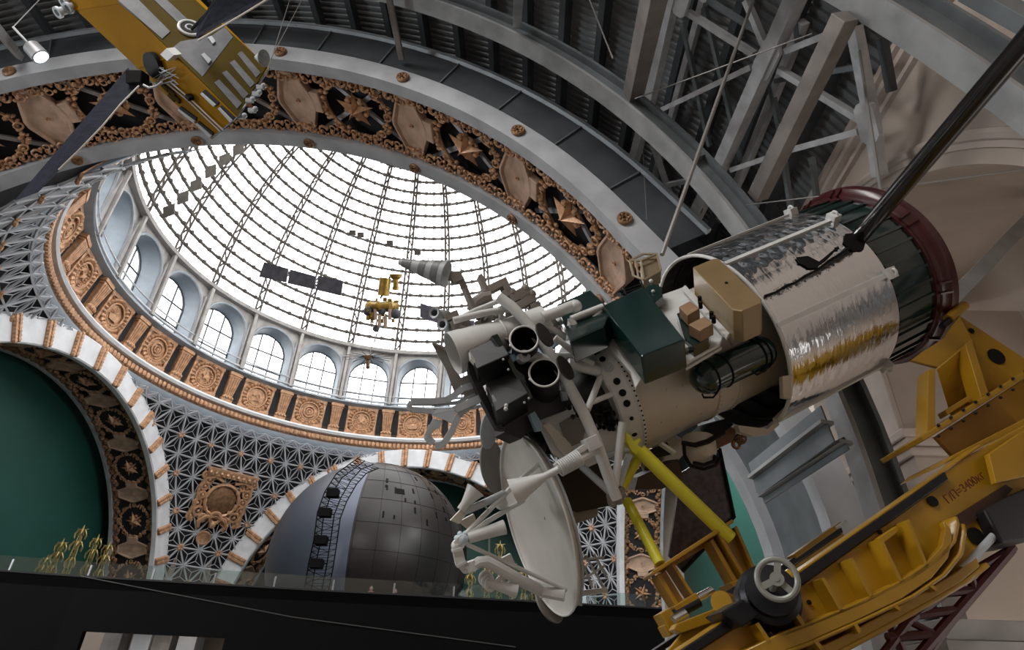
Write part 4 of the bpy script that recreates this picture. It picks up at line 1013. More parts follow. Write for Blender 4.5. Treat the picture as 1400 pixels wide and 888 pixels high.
# --- black boom through the hole
bq = hitc(1167, 333, RS_-.2); be = at(1440, 12, 7.6); be = bq+(be-bq)*min(1.8, float((XW-.02-bq[0])/(be[0]-bq[0])))
mb = MB().tube([bq, bq+(be-bq)*.5, be], [.15, .15, .155], 20); part('boom', mb, 'glossblack')
# --- cream hull
prof = [(1.0, -2.85), (1.18, -2.66), (1.2, -2.3), (1.2, -1.02), (1.225, -1.0), (1.225, -.95), (1.2, -.93), (1.2, -.55), (1.225, -.53), (1.225, -.47), (1.2, -.45), (1.2, .6), (1.3, 1.4), (1.3, LS-.1)]
hull = lpart('hull', MB().lathe(Z0, X, prof, 96), 'hull')
mb = MB()
random.seed(5)
for i in range(34):
    f, x = random.uniform(-60, 60), random.uniform(-2.4, -.2); mb.disc(shellpt(f, x, 1.195), shellpt(f, 0, 1), .025, .02, 8)
for f in range(-80, 100, 5): mb.disc(shellpt(f, -.98, 1.22), shellpt(f, 0, 1), .012, .02, 6); mb.disc(shellpt(f, -.5, 1.22), shellpt(f, 0, 1), .012, .02, 6)
lpart('rivet', mb, 'hull', hull); kids_ = COL.objects[-1]; kids_['kind'] = 'stuff'
# --- perforated ring
rg = lpart('ring_frame', MB().lathe(Z0, X, [(.92, -2.98), (1.12, -2.98), (1.16, -2.95), (1.235, -2.68), (1.27, -2.66), (1.27, -2.62), (1.18, -2.60)], 120), 'cwhite')
mb = MB(); mr_ = MB()
def ringpt(phi, f): r = 1.16+(1.235-1.16)*f; x = -2.95+.27*f; return shellpt(phi, x, r)
nrm_r = lambda phi: nrm(shellpt(phi, -.28, 1))
def phr(x, y):
    best = min(range(-120, 180), key=lambda q: np.linalg.norm(np.array(proj2(wl(ringpt(q, .5))))-A([x, y]))); return best
def wl(p): return C0+D*p[0]+UV*p[1]+NV*p[2]
def proj2(P): q = P-O; d = q@FW; return (700+FPX*(q@RT)/d, 444-FPX*(q@UP)/d)
for x, y, s_ in ((820, 494, .055), (843, 521, .06), (851, 537, .06), (857, 552, .06), (865, 572, .035), (864, 594, .05), (872, 593, .045)):
    f = phr(x, y); lpart('ring_hole', MB().disc(ringpt(f, .5), nrm_r(f), s_, .006, 16), 'blk', rg); lpart('hole_collar', MB().torus(ringpt(f, .5), nrm_r(f), s_+.015, .012, 16, 6), 'cwhite', rg)
for x, y in ((803, 469), (814, 481)):
    f = phr(x, y); c = ringpt(f, .5); t = shellpt(f+90, 0, 1); n = nrm_r(f); u = np.cross(n, t)
    for s_ in (-1, 1): mb.bar(c+n*.01+t*.07+u*.05*s_, c+n*.01-t*.07-u*.05*s_, .035, .02, up=n)
    mb.bar(c+n*.01+t*.07, c+n*.01-t*.07, .035, .02, up=n)
for f in range(-70, 120, 4): mb.disc(shellpt(f, -2.64, 1.268), shellpt(f, 0, 1), .017, .008, 8)
tag(lpart('ring_bolt', mb, 'blk', rg), kind='stuff')
f = phr(832, 503); mb = MB().lathe(ringpt(f, .5), nrm_r(f), [(.08, 0), (.08, .05), (.04, .05), (.04, .09), (.001, .09)], 12); lpart('port', mb, 'cgrey', rg)
# --- boxes on the hull
def pc(nm, px, phi, rho, h, m, par=None, bevel=.012): return part(nm, MB().prism(pp(px, phi, rho), -rad(phi)*h), m, par, smooth=0, bevel=bevel)
bx = pc('green_equipment_box', [(824, 417), (879, 391), (937, 464), (877, 487)], 52, 1.82, .5, 'dgreen', bevel=.03)
pc('box_shelf', [(818, 419), (828, 412), (887, 489), (945, 462), (950, 470), (880, 502), (872, 500)], 52, 1.40, .08, 'cwhite')
part('mount_plate', MB().prism(pp([(815, 436), (823, 443), (882, 507), (869, 529), (862, 508), (820, 462)], 40, 1.32), -rad(40)*.06), 'cwhite', bx, smooth=0)
pc('rear_green_box', [(761, 416), (807, 396), (836, 424), (826, 445), (779, 466)], 60, 1.66, .4, 'dgreen', bevel=.02)
gb = pc('ochre_equipment_box', [(947, 365), (976, 353), (983, 353.5), (1041, 408), (1040, 414), (1015, 425), (1002, 423)], 52, 1.92, .55, 'ochre', bevel=.015)
part('plug', MB().disc(pp([(993, 387)], 52, 1.92)[0], rad(52), .025, .02, 12), 'blk', gb)
lp_ = [(932, 393), (937, 389), (998, 455), (993, 461)]
pc('white_ledge', lp_, 52, 1.42, .06, 'cwhite')
pc('white_ledge', [(893, 414), (906, 402), (937, 391), (990, 455), (984, 470), (930, 500)], 52, 1.3, .05, 'cwhite')
pc('white_ledge', [(935, 497), (983, 470), (987, 474), (938, 503)], 45, 1.32, .06, 'cwhite')
gk = pc('dark_green_bracket', [(925, 428), (936, 424), (971, 455), (969, 461), (948, 473), (936, 462)], 52, 1.5, .22, 'dgreen')
pc('tan_cube', [(928, 419), (943, 411), (956.5, 421), (940, 431)], 52, 1.72, .2, 'tan')
pc('tan_cube', [(941, 443), (963, 432), (975, 442), (957, 452)], 52, 1.72, .2, 'tan')
mb = MB()
for x, y in ((957, 414), (958, 421), (973, 435), (976, 441)): part('plug', MB().disc(pp([(x, y)], 52, 1.6)[0], rad(52), .035, .12, 10), 'blk', gb)
pc('instrument_block', [(876, 400), (890, 386), (905, 392), (906, 404), (896, 412)], 52, 1.55, .2, 'dgreen')
part('knob', MB().ball(pp([(893, 398)], 52, 1.57)[0], .035, 10, 8).ball(pp([(890, 384)], 52, 1.57)[0], .04, 8, 6), 'cwhite')
mb = MB()
for x0, y0, x1, y1 in ((845, 399, 878, 388), (850, 402, 880, 391), (852, 393, 856, 403), (876, 384, 880, 394)): mb.tube([pp([(x0, y0)], 52, 1.7)[0], pp([(x1, y1)], 52, 1.7)[0]], .02, 6)
part('handrail', mb, 'blk')
# tan lattice crate above
tc_ = [pp([q], 40, 1.5)[0] for q in ((861, 356), (897, 346), (902, 366), (879, 382), (865, 377))]
cr = part('crate_back', MB().prism([pp([q], 40, 1.35)[0] for q in ((876, 357), (899, 348), (904, 369), (880, 382))], -rad(40)*.3), mat('crate_plate', (.20, .15, .09), .6), None, smooth=0)
mb = MB(); C4 = [pp([q], 40, 1.45)[0] for q in ((861, 356), (876, 356), (880, 382), (866, 377))]; B4 = [pp([q], 40, 1.45)[0] for q in ((880, 347), (898, 347))]
for i in range(4): mb.bar(C4[i], C4[(i+1) % 4], .035)
mb.bar((C4[0]+C4[1])/2, (C4[2]+C4[3])/2, .03); mb.bar(C4[0], B4[0], .035); mb.bar(C4[1], B4[1], .035); mb.bar(B4[0], B4[1], .035); mb.bar(C4[2], pp([(904, 369)], 40, 1.45)[0], .035); mb.bar(B4[1], pp([(904, 369)], 40, 1.45)[0], .035)
part('crate_frame', mb, mat('crate_wood', (.30, .24, .16), .6), cr, smooth=0)
# --- dark green gas bottle
a, b = cp(966, 515, 1.5), cp(1040, 481, 1.42); ax = nrm(b-a); L = np.linalg.norm(b-a); r = .285
bt_ = part('gas_bottle', MB().lathe(a, ax, [(.001, -r)]+[(r*math.cos(q), -r*math.sin(q)) for q in np.linspace(1.4, 0, 8)]+[(r*math.cos(q), L+r*.8*math.sin(q)) for q in np.linspace(0, 1.4, 8)]+[(.001, L+r*.8)], 40), 'dgreen')
mb = MB()
for q in (.02, L*.25, L-.04, L-.16): part('strap', MB().torus(a+ax*q, ax, r+.006, .016, 40, 6), 'blk', bt_)
mb = MB()
for px in (((944, 490), (944, 497), (952, 501), (957, 496), (949, 489)), ((960, 538), (962, 543), (975, 543), (981, 536)), ((1008, 463), (1014, 458), (1024, 459), (1031, 465)), ((1031, 508), (1034, 512), (1046, 507), (1050, 501))): part('lug', MB().tube([cp(x, y, 1.62) for x, y in px], .016, 6), 'blk', bt_)
# --- underside: ball tank, brown box, dark panel, frames
t0 = cp(955, 604, .35)
tk = part('ball_tank', MB().lathe(t0, cp(958, 634, .5)-t0, [(.30, -.05), (.30, .15)]+[(.30*math.cos(q), .15+.27*math.sin(q)) for q in np.linspace(0, 1.5, 10)]+[(.001, .42)], 32), 'hull')
mb = MB().tube([cp(x, y, .66) for x, y in ((935, 606), (936, 622), (944, 636), (962, 641), (978, 636), (984, 627), (977, 624), (976, 630), (962, 635), (948, 632))], .03, 6); mb.tube([cp(x, y, .7) for x, y in ((933, 605), (950, 608), (968, 603), (990, 590))], .045, 6); part('tank_strap', mb, 'blk', tk)
part('fairing', MB().prism([cp(x, y, .3) for x, y in ((953, 595), (975, 577), (996, 571), (1003, 580), (985, 594), (965, 604))], -NV*.5), 'blk', None, smooth=0)
part('brown_box', MB().prism([cp(x, y, .25) for x, y in ((967, 606), (978, 592), (999, 582), (1009, 588), (1001, 604), (976, 616))], -NV*.5), mat('brown_box', (.13, .055, .02), .5), None, smooth=0, bevel=.02)
mb = MB()
for i in range(9): mb.torus(cp(1010+random.uniform(-5, 7), 600+random.uniform(-7, 8), .1), random.choice([NV, UV, D]), .07, .025, 10, 5)
part('connector_bundle', mb, 'golddark')
pnl = part('dark_solar_panel', MB().prism([cp(x, y, -.25) for x, y in ((931, 646), (984, 613), (1004, 706), (933, 780), (915, 760))], -NV*.06), 'panelcell', None, smooth=0)
part('panel_edge', MB().tube([cp(984, 612, -.22), cp(1004, 706, -.22), cp(933, 781, -.22)], .03, 6), 'blk', pnl)
pc('keel_plate', [(893, 622), (925, 598), (937, 604), (936, 620), (925, 632), (884, 652), (880, 640)], -55, 1.1, .12, 'hull')
part('keel_void', MB().prism([cp(x, y, .62) for x, y in ((889, 614), (912, 604), (921, 620), (898, 626))], -NV*.03), 'blk', None, smooth=0)
part('keel_strut', MB().bar(cp(903, 606, .66), cp(922, 619, .66), .09, .05), 'cwhite')
part('belly_box', MB().prism([cp(x, y, .2) for x, y in ((872, 652), (927, 627), (935, 655), (905, 668), (868, 668))], -NV*.5), mat('belly_box', (.06, .035, .02), .6), None, smooth=0)
part('belly_box', MB().prism([cp(x, y, -.1) for x, y in ((745, 640), (800, 610), (830, 640), (838, 690), (790, 700), (762, 690))], -NV*.4), mat('belly_dark', (.035, .022, .015), .7), None, smooth=0)
# --- forward truss (white tubes); each px point carries its own depth k
def tb(nm, px, r, m='cwhite', par=None, n=12, k=1.3):
    return part(nm, MB().tube([cp(p[0], p[1], p[2] if len(p) > 2 else k) for p in px], r, n), m, par)
core = part('front_core', MB().lathe(C0-D*2.95, -D, [(.9, 0), (.8, .5), (.5, 1.2), (.001, 1.3)], 40), 'blackbox')
tb('truss_tube', [(682, 406, 1.0), (700, 419, 1.05), (716, 436, 1.1), (753, 485, 1.2), (777, 525, 1.25), (798, 564, 1.3), (814, 600, 1.3), (828, 640, 1.25), (843, 682, 1.2)], .092, n=16)
tb('truss_tube', [(727, 433, .9), (774, 461, .8)], .06); tb('truss_tube', [(759, 461, 1.2), (786, 482, 1.15), (811, 497, 1.1)], .055)
tb('truss_tube', [(753, 486, 1.1), (790, 484, .9), (812, 486, .9)], .05); tb('truss_tube', [(777, 497, 1.05), (819, 507, 1.05)], .095)
tb('truss_tube', [(803, 560, 1.3), (822, 513, 1.05)], .055); tb('truss_tube', [(806, 551, 1.25), (840, 537, 1.1)], .045)
tb('truss_tube', [(620, 438, .9), (660, 428, .9), (700, 421, .95)], .06); tb('truss_tube', [(626, 436, .6), (650, 424, .6), (690, 408, .7)], .045)
tb('truss_tube', [(628, 446, .9), (665, 456, .9), (698, 465, 1.0)], .035, 'taupe'); tb('truss_tube', [(686, 424, .9), (684, 440, .8)], .04)
ch = tb('truss_tube', [(741, 434, .95), (766, 425, .95), (783, 418, .95)], .10, n=16); part('tube_cap', MB().ball(cp(786, 419, .95), .125, 14, 10), 'cwhite', ch)
tb('truss_tube', [(741, 434, .5), (746, 443, .5)], .05); tb('truss_tube', [(763, 440, .3), (778, 427, .4)], .075)
tb('frame_tube', [(781, 436, 1.05), (824, 419, 1.05)], .06); tb('frame_tube', [(793, 452, 1.05), (822, 425, 1.05)], .042); tb('frame_tube', [(780, 435, 1.05), (793, 458, 1.05)], .06); tb('frame_tube', [(780, 436, 1.03), (778, 464, 1.0)], .05)
tb('frame_tube', [(851, 577, 1.3), (841, 664, 1.2)], .065); tb('frame_tube', [(860, 622, 1.1), (846, 664, 1.15)], .055, 'cgrey'); tb('frame_tube', [(795, 637, 1.0), (834, 672, 1.15)], .06, 'cgrey')
tb('frame_tube', [(828, 622, 1.0), (850, 616, 1.0), (860, 615, 1.0)], .045, 'cgrey')
arm = tb('hinge_arm', [(715, 486, 1.2), (735, 488, 1.2), (768, 500, 1.2)], [.10, .085, .075], n=14)
mb = MB(); c = cp(715, 488, 1.3); mb.lathe(c-NV*.1, NV, [(.001, 0), (.10, 0), (.10, .2), (.001, .2)], 20); mb.torus(c+NV*.12, NV, .06, .02, 18, 6); part('hinge', mb, 'cgrey', arm)
part('blue_fitting', MB().prism([cp(x, y, 1.25) for x, y in ((693, 486), (705, 483), (709, 490), (697, 497))], -NV*.1), mat('blue_fitting', (.20, .30, .36), .4), arm, smooth=0)
for x, y in ((762, 528), (772, 541)): part('blue_fitting', MB().prism([cp(x-5, y-6, 1.0), cp(x+3, y-6, 1.0), cp(x+5, y+5, 1.0), cp(x-2, y+6, 1.0)], -NV*.1), 'cgrey', None, smooth=0)
part('blue_fitting', MB().prism([cp(x, y, 1.15) for x, y in ((724, 566), (731, 562), (741, 578), (741, 588), (734, 589))], -NV*.15), mat('blue_fitting', (.20, .30, .36), .4), None, smooth=0)
# pierced plate and harness behind the tubes
pl_ = part('pierced_plate', MB().prism([cp(x, y, .75) for x, y in ((735, 575), (776, 556), (800, 548), (838, 540), (862, 600), (855, 616), (800, 640), (758, 622))], -NV*.1), 'cwhite', None, smooth=0)
mb = MB()
for x, y in ((778, 557), (788, 552), (794, 537), (800, 534), (783, 570), (790, 567), (812, 560)): mb.disc(cp(x, y, .76), NV, .045, .02, 14)
part('plate_hole', mb, 'blk', pl_)
part('recess', MB().prism([cp(x, y, .78) for x, y in ((765, 578), (785, 566), (802, 580), (796, 604), (776, 612))], -NV*.02), 'taupe', pl_, smooth=0)
part('plate_arm', MB().prism([cp(x, y, .9) for x, y in ((742, 580), (752, 578), (780, 606), (784, 616), (775, 622), (765, 612))], -NV*.12), 'hull', None, smooth=0)
mb = MB(); random.seed(11)
for i in range(26):
    x, y = 822+random.gauss(0, 9), 572+random.gauss(0, 7); p = [cp(x+random.uniform(-9, 9), y+random.uniform(-8, 8), 1.05+random.uniform(-.1, .15)) for _ in range(4)]; mb.tube(p, .018, 5)
for i in range(14): mb.ball(cp(806+random.uniform(-2, 34), 562+random.uniform(0, 26), .95), random.uniform(.03, .07), 6, 5)
tag(part('harness', mb, 'blk'), kind='stuff')
mb = MB()
for i in range(16): mb.ball(cp(842+random.uniform(-8, 8), 676+random.uniform(-8, 10), 1.15), random.uniform(.05, .09), 6, 5)
part('joint_cluster', mb, 'taupe')
mb = MB()
for i in range(22):
    x, y = random.choice([(715, 590), (728, 600), (705, 575), (745, 615)]); x += random.uniform(-14, 14); y += random.uniform(-12, 12)
    mb.box(cp(x, y, -.7), nrm(D+UV*random.uniform(-.3, .3))*random.uniform(.06, .16), UV*random.uniform(.05, .12), NV*.1)
tag(part('avionics_cluster', mb, 'blackbox', None, smooth=0), kind='stuff')
# --- large white bell with band
a, b = cp(619, 483, .8), cp(716, 448, .72); ax = nrm(b-a); L = np.linalg.norm(b-a); r0 = 30.5/FPX*((a-O)@FW); r1 = 21/FPX*((b-O)@FW)
bell = part('bell_shroud', MB().lathe(a, ax, [(r0, 0), (r0*.93, L*.3), (r1*1.06, L*.62), (r1, L*.7), (r1, L*1.3), (r1*.96, L*1.3), (r1*.96, L*.7), (r1*1.02, L*.6), (r0*.9, L*.3), (r0*.965, 0), (r0, 0)], 48), 'cwhite')
part('band', MB().torus(a+ax*L*.69, ax, r1+.01, .03, 40, 6), 'cwhite', bell); part('bell_floor', MB().lathe(a, ax, [(.001, L*.5), (r1, L*.5)], 30), 'cgrey', bell)
# --- taupe flaps behind the bell and the dish
def flap(px, k, m='taupe', th=.03, par=None): return part('flap_panel', MB().prism([cp(x, y, k) for x, y in px], -NV*th), m, par, smooth=0)
flap([(591, 470), (607, 476), (613, 481), (622, 500), (630, 516), (648, 508), (660, 530), (640, 540), (622, 538), (610, 505)], .0)
part('flap_edge', MB().tube([cp(591, 469, .02), cp(604, 474, .02), cp(613, 481, .02)], .03, 6), 'taupe')
flap([(640, 505), (664, 540), (655, 552), (634, 542)], .05)
def ell(cx, cy, rx, ry, a, n=32): return [(cx+rx*math.cos(t)*math.cos(a)-ry*math.sin(t)*math.sin(a), cy+rx*math.cos(t)*math.sin(a)+ry*math.sin(t)*math.cos(a)) for t in np.linspace(0, 2*PI, n, endpoint=False)]
def bowl(nm, cx, cy, ra, rb, ang, k, m, depth, par=None, rim=None):
    """round shallow dish seen obliquely: ra long px semi-axis at angle ang (deg), rb short"""
    c = cp(cx, cy, k); s = float((c-O)@FW)/FPX; a = R_(ang); e1 = RT*math.cos(a)-UP*math.sin(a); e2 = RT*math.sin(a)+UP*math.cos(a)
    vw = -nrm(c-O); e1 = nrm(e1-vw*(e1@vw)); e2 = np.cross(vw, e1); t = math.acos(min(.99, abs(rb)/ra)); sg = 1 if rb > 0 else -1
    n = nrm(vw*math.cos(t)+sg*e2*math.sin(t)); R = ra*s
    mb = MB().lathe(c, -n, [(R, 0)]+[(R*math.cos(q), depth*math.sin(q)) for q in np.linspace(.15, PI/2-.02, 10)]+[(R*math.cos(q), depth*math.sin(q)+.03) for q in np.linspace(PI/2-.02, .0, 11)]+[(R+.012, .02), (R, 0)], 64)
    o = part(nm, mb, m, par); return o, c, n, R
bowl('shell_reflector', 670, 587, 26, 11, 96, -1.7, 'cgrey', .05); bowl('back_reflector', 675, 636, 36, 16, 80, -2.0, 'taupe', .05)
part('reflector_foot', MB().prism([cp(x, y, -1.5) for x, y in ((684, 591), (693, 585), (700, 600), (691, 606))], -NV*.1), 'hull', None, smooth=0)
bowl('shell_reflector', 752, 823, 27, 14, 60, -1.1, 'taupe', .05)
# --- main dish
dish, dc, dn, dR = bowl('main_dish', 731, 713, 122, -38, 73, -.35, mat('dish_skin', (.56, .54, .50), .5, 0, .12, 1.0), .2)
mb = MB()
for q in (R_(140), R_(35), R_(260)):
    pass
part('dish_rim', MB().torus(dc, dn, dR, .018, 72, 8), 'cwhite', dish)
part('back_ring', MB().torus(dc-dn*.12, dn, dR*.95, .03, 64, 8), 'cgrey', dish)
part('dish_hub', MB().lathe(dc-dn*.235, -dn, [(.5, 0), (.45, .3), (.25, .35), (.25, .9), (.001, .9)], 24), 'taupe', dish)
fd = lambda x, y, h: onP(x, y, dc+dn*h, dn) if abs(ray(x, y)@dn) > .05 else cp(x, y, .35)
kf = .6
def fb(px, r, m='cwhite', k=kf, n=10, nm='feed_strut'): return tb(nm, [(p[0], p[1], p[2] if len(p) > 2 else k) for p in px], r, m, dish, n)
fb([(636, 730, .62), (669, 697, .5), (701, 664, .3), (737, 634, .25)], .04); fb([(639, 731, .62), (667, 712, .55), (699, 693, .2), (716, 684, 0)], .04); fb([(639, 744, .62), (700, 772, .5), (775, 806, .5)], .035)
fb([(649, 772, .62), (655, 768, .62), (665, 767, .62), (682, 776, .58), (712, 793, .5), (740, 807, .35), (772, 813, .5)], [.085, .085, .09, .09, .09, .09, .10], 'cwhite', nm='waveguide')
mb = MB()
P_ = [(634, 735), (624, 745), (629, 768), (637, 776), (650, 771)]
for a, b in zip(P_[:-1], P_[1:]): mb.bar(cp(a[0], a[1], .62), cp(b[0], b[1], .62), .15, .15, up=NV)
for x, y in P_[1:-1]: mb.ball(cp(x, y, .62), .085, 10, 6)
part('waveguide', mb, 'cwhite', dish)
mb = MB()
for x, y, dx, dy in ((624.5, 751, 6.5, -2), (630, 770, 6, -3.5), (646, 773, -2, -6.5), (711, 793, 3, -6.5), (741, 808, 2, -8)): part('flange', MB().bar(cp(x-dx, y-dy, .62 if x < 700 else .3), cp(x+dx, y+dy, .62 if x < 700 else .3), .04, .2, up=NV), 'cwhite', dish, smooth=0)
mb = MB(); c = cp(632, 737, .62); mb.ball(c, .10, 10, 8)
for i in range(7): mb.ball(c+.09*(math.cos(i*.9)*UV+math.sin(i*.9)*(-D)), .045, 8, 6)
part('feed_head', mb, mat('pale_blue_feed', (.62, .74, .80), .35), dish)
def horn(px0, px1, r0, r1, k, m='cwhite', nm='feed_horn', k1=None):
    a, b = cp(*px0, k), cp(*px1, k if k1 is None else k1); ax = nrm(b-a); L = np.linalg.norm(b-a)
    return part(nm, MB().lathe(a, ax, [(.001, 0), (r0, 0), (r0*1.05, L*.3), (r0+(r1-r0)*.55, L*.72), (r1, L), (r1*.9, L), (r0*.9, L*.5), (.001, L*.45)], 28), m, dish)
horn((640, 735), (690, 720), .085, .115, .62); horn((664, 797), (706, 806), .06, .125, .5); horn((764, 641), (702, 673), .055, .215, 1.5, k1=1.3)
horn((630, 697), (650, 669), .07, .16, .58)
mb = MB().prism([cp(x, y, .62) for x, y in ((616, 711), (634, 692), (641, 697), (628, 716))], -NV*.14); mb.prism([cp(x, y, .55) for x, y in ((628, 713), (648, 702), (653, 716), (640, 723))], -NV*.16); part('feed_box', mb, 'hull', dish, smooth=0)
fb([(632, 700, .58), (660, 688, .5), (690, 674, .35)], .06, 'cgrey'); part('feed_dome', MB().ball(cp(685, 688, .3), .11, 14, 10, (1, 1, .9)), 'cwhite', dish)
mb = MB(); 
for i in range(3): mb.torus(cp(664+i*3, 790+i*4, .5), nrm(NV+D*.3*i), .09, .03, 18, 8)
mb.tube([cp(x, y, .5) for x, y in ((672, 800), (680, 793), (688, 787), (690, 794), (684, 800))], .035, 8); mb.box(cp(690, 769, .45), D*.14, UV*.09, NV*.05); part('feed_plumbing', mb, 'cwhite', dish)
fb([(669, 733, .58), (669, 760, .5), (665, 767, .55)], .014, 'cgrey'); fb([(660, 688, .5), (668, 697, .55)], .014, 'cgrey')
# dish support arm and helical coil
part('support_arm', MB().prism([cp(x, y, 1.5) for x, y in ((758, 634), (800, 606), (806, 612), (762, 640))], -NV*.12), 'cwhite', None, smooth=0, bevel=.01)
mb = MB().box(cp(808, 605, 1.4), D*.11, UV*.09, NV*.12); mb.box(cp(811, 612, 1.4), D*.12, UV*.03, NV*.12); part('arm_bracket', mb, 'cwhite', None, smooth=0, bevel=.01)
fb([(763, 641, 1.5), (790, 628, 1.45), (812, 617, 1.4)], .06, nm='horn_tube')
mb = MB(); 
for i in range(11):
    q = i/10; c = cp(765+(792-765)*q, 640+(626-640)*q, 1.48); mb.torus(c, nrm(cp(792, 626, 1.48)-cp(765, 640, 1.48)), .115, .014, 18, 5)
part('helix', mb, 'cwhite')
flap([(776, 778), (790, 774), (797, 800), (796, 828), (780, 826), (781, 800)], -.3, 'cgrey', .05)
tb('support_leg', [(783, 812, -.2), (830, 806, -.2)], .045)
mb = MB()
for x0, y0, x1, y1 in ((793, 760, 810, 803), (800, 758, 826, 803), (812, 756, 830, 790), (796, 764, 826, 762), (800, 790, 828, 772)): mb.tube([cp(x0, y0, .3), cp(x1, y1, .3)], .022, 5)
part('support_lattice', mb, 'cgrey')
# --- black instrument cubes
def cube(f1, f2, f3, k, d, nm='black_instrument_box'):
    return None
def ibox(top, k, vec, m='blackbox', **kw): return part('black_instrument_box', MB().prism([cp(x, y, k) for x, y in top], vec), m, None, smooth=0, bevel=.02, **kw)
dn_ = nrm(-UV*.80-NV*.45+D*.05)
def ibox2(quad, ks, vec):
    return part('black_instrument_box', MB().taper([cp(x, y, q) for (x, y), q in zip(quad, ks)][::-1], [cp(x, y, q)+vec for (x, y), q in zip(quad, ks)][::-1]), 'blackbox', None, smooth=0, bevel=.02)
vec = nrm(cp(656, 528, .8)-cp(653, 503, 1.35))*.62
A1 = ibox2([(640, 478), (681, 459), (697, 484), (652, 504)], [1.15, 1.15, 1.45, 1.45], vec)
B1 = ibox2([(664, 522), (706, 507), (723, 537), (678, 563)], [1.2, 1.2, 1.5, 1.5], vec*1.15)
part('side_sheet', MB().prism([cp(x, y, 1.05) for x, y in ((640, 495), (651, 506), (668, 545), (690, 588), (680, 586), (658, 545), (642, 510))], -NV*.25), 'blackbox', None, smooth=0)
part('green_edge', MB().prism([cp(x, y, 1.3) for x, y in ((672, 459), (680, 456), (696, 483), (706, 505), (716, 512), (728, 543), (722, 548), (700, 505), (690, 484))], -NV*.5), 'dgreen', None, smooth=0)
part('window_strip', MB().prism([cp(x, y, 1.2) for x, y in ((640.5, 483), (647, 493), (649, 501), (642, 493))], NV*.16), 'cwhite', A1, smooth=0)
part('window_strip', MB().prism([cp(x, y, 1.25) for x, y in ((671, 541), (676, 548), (679, 560), (673, 555))], NV*.16), 'cgrey', B1, smooth=0)
mb = MB().ball(cp(692, 554, 1.5), .032, 10, 8).ball(cp(691.5, 558.5, 1.5), .034, 10, 8); part('lens', mb, 'cwhite', B1)
mb = MB()
for x, y in ((688, 491), (695, 505), (717, 550), (723, 544)): part('screw', MB().ball(cp(x, y, 1.5), .02, 8, 6), 'cgrey', B1)
part('core_box', MB().prism([cp(x, y, .9) for x, y in ((690, 480), (740, 500), (770, 540), (775, 560), (735, 575), (712, 600), (690, 590))], -NV*.9), 'blackbox', None, smooth=0)
# --- twin sensor tubes with open lids
def sensor(cx, cy, rp, lid, lr, la, k):
    c = cp(cx, cy, k); s = float((c-O)@FW)/FPX; vw = nrm(O-c); ax = nrm(vw*.90+UP*.42+RT*(-.02)); r = rp*s
    t = part('sensor_tube', MB().lathe(c, -ax, [(r, 0), (r, .95), (r*.5, 1.0), (.001, 1.0)], 48), 'blackbox')
    part('inner_wall', MB().lathe(c, -ax, [(r*.985, 0), (r*.96, .9), (.001, .9)], 48), mat('sensor_lining', (.02, .012, .008), .18), t)
    part('white_rim', MB().torus(c, ax, r, .017, 48, 8), 'cwhite', t)
    c2 = cp(lid[0], lid[1], k+.02); a = R_(la); e1 = RT*math.cos(a)-UP*math.sin(a); v2 = nrm(O-c2); e1 = nrm(e1-v2*(e1@v2)); e2 = np.cross(v2, e1); tt = R_(66); n = nrm(v2*math.cos(tt)+e2*math.sin(tt))
    part('lid', MB().lathe(c2, -n, [(.001, 0), (lr*s, 0), (lr*s, .025), (.001, .025)], 40), mat('lid_black', (.022, .016, .012), .5), t)
    part('lug', MB().ball(c+(-RT*.9-UP*.45)*r*1.05, .03, 8, 6), 'steel', t)
sensor(716.5, 463, 19.3, (745, 457), 18.5, 58, 1.5); sensor(744, 509, 20.5, (773.5, 502), 18.5, 58, 1.5)
# --- striped cone on its angled arm
a, b = cp(546, 358, .2), cp(610, 374.5, .5); ax = nrm(b-a); L = np.linalg.norm(b-a); rb = 18.3/FPX*((b-O)@FW)
cone = part('striped_cone', MB().lathe(a, ax, [(.001, 0), (.05, 0), (rb, L), (rb*.96, L+.01), (.001, L+.02)], 40), mat('cone_grey', (.36, .38, .39), .5))
for f0, f1 in ((.08, .28), (.46, .6), (.74, .88)): part('stripe', MB().lathe(a, ax, [(.05+(rb-.05)*f0+.006, L*f0), (.05+(rb-.05)*f1+.006, L*f1)], 40), mat('stripe_dark', (.15, .155, .155), .5), cone)
part('cone_arm', MB().bar(cp(614, 377, .5), cp(630, 382, .5), .10, .12).bar(cp(629, 379, .5), cp(649, 428, .45), .085, .085).box(cp(624, 380, .5), D*.1, UV*.08, NV*.08), 'taupe', cone, smooth=0)
# --- small twin horns and lumps on top
for x, y, q in ((593, 427, .6), (604, 443, .8)):
    a = cp(x, y, q); b = cp(x+18, y+6, q-.42); ax = nrm(b-a); part('thruster', MB().lathe(a, ax, [(.06, .02), (.095, 0), (.10, .05), (.075, .12), (.07, .22), (.10, .26), (.11, .5), (.001, .52)], 24), 'cgrey')
part('thruster_block', MB().box(cp(628, 444, .7), D*.16, UV*.09, NV*.12).box(cp(617, 433, .6), D*.12, UV*.06, NV*.1).ball(cp(624, 452, .7), .12, 10, 8), 'taupe', None, smooth=20)
mb = MB()
for x, y, w, h in ((660, 388, .04, .16), (674, 394, .17, .07), (690, 392, .07, .14), (693, 402, .1, .07), (704, 407, .12, .08), (714, 402, .12, .1), (722, 410, .12, .1), (731, 421, .1, .08), (712, 417, .13, .07), (664, 405, .05, .1)): mb.box(cp(x, y, .3), nrm(D+UV*.1)*w, UV*h, NV*.12)
for x, y in ((727, 402), (718, 395), (700, 400)): mb.ball(cp(x, y, .35), .09, 8, 6)
part('attitude_block', mb, 'taupe', None, smooth=0, bevel=.015)
mb = MB().tube([cp(x, y, .35) for x, y in ((647, 424), (650, 414), (660, 407), (671, 405))], .11, 10); part('curved_duct', mb, 'taupe')
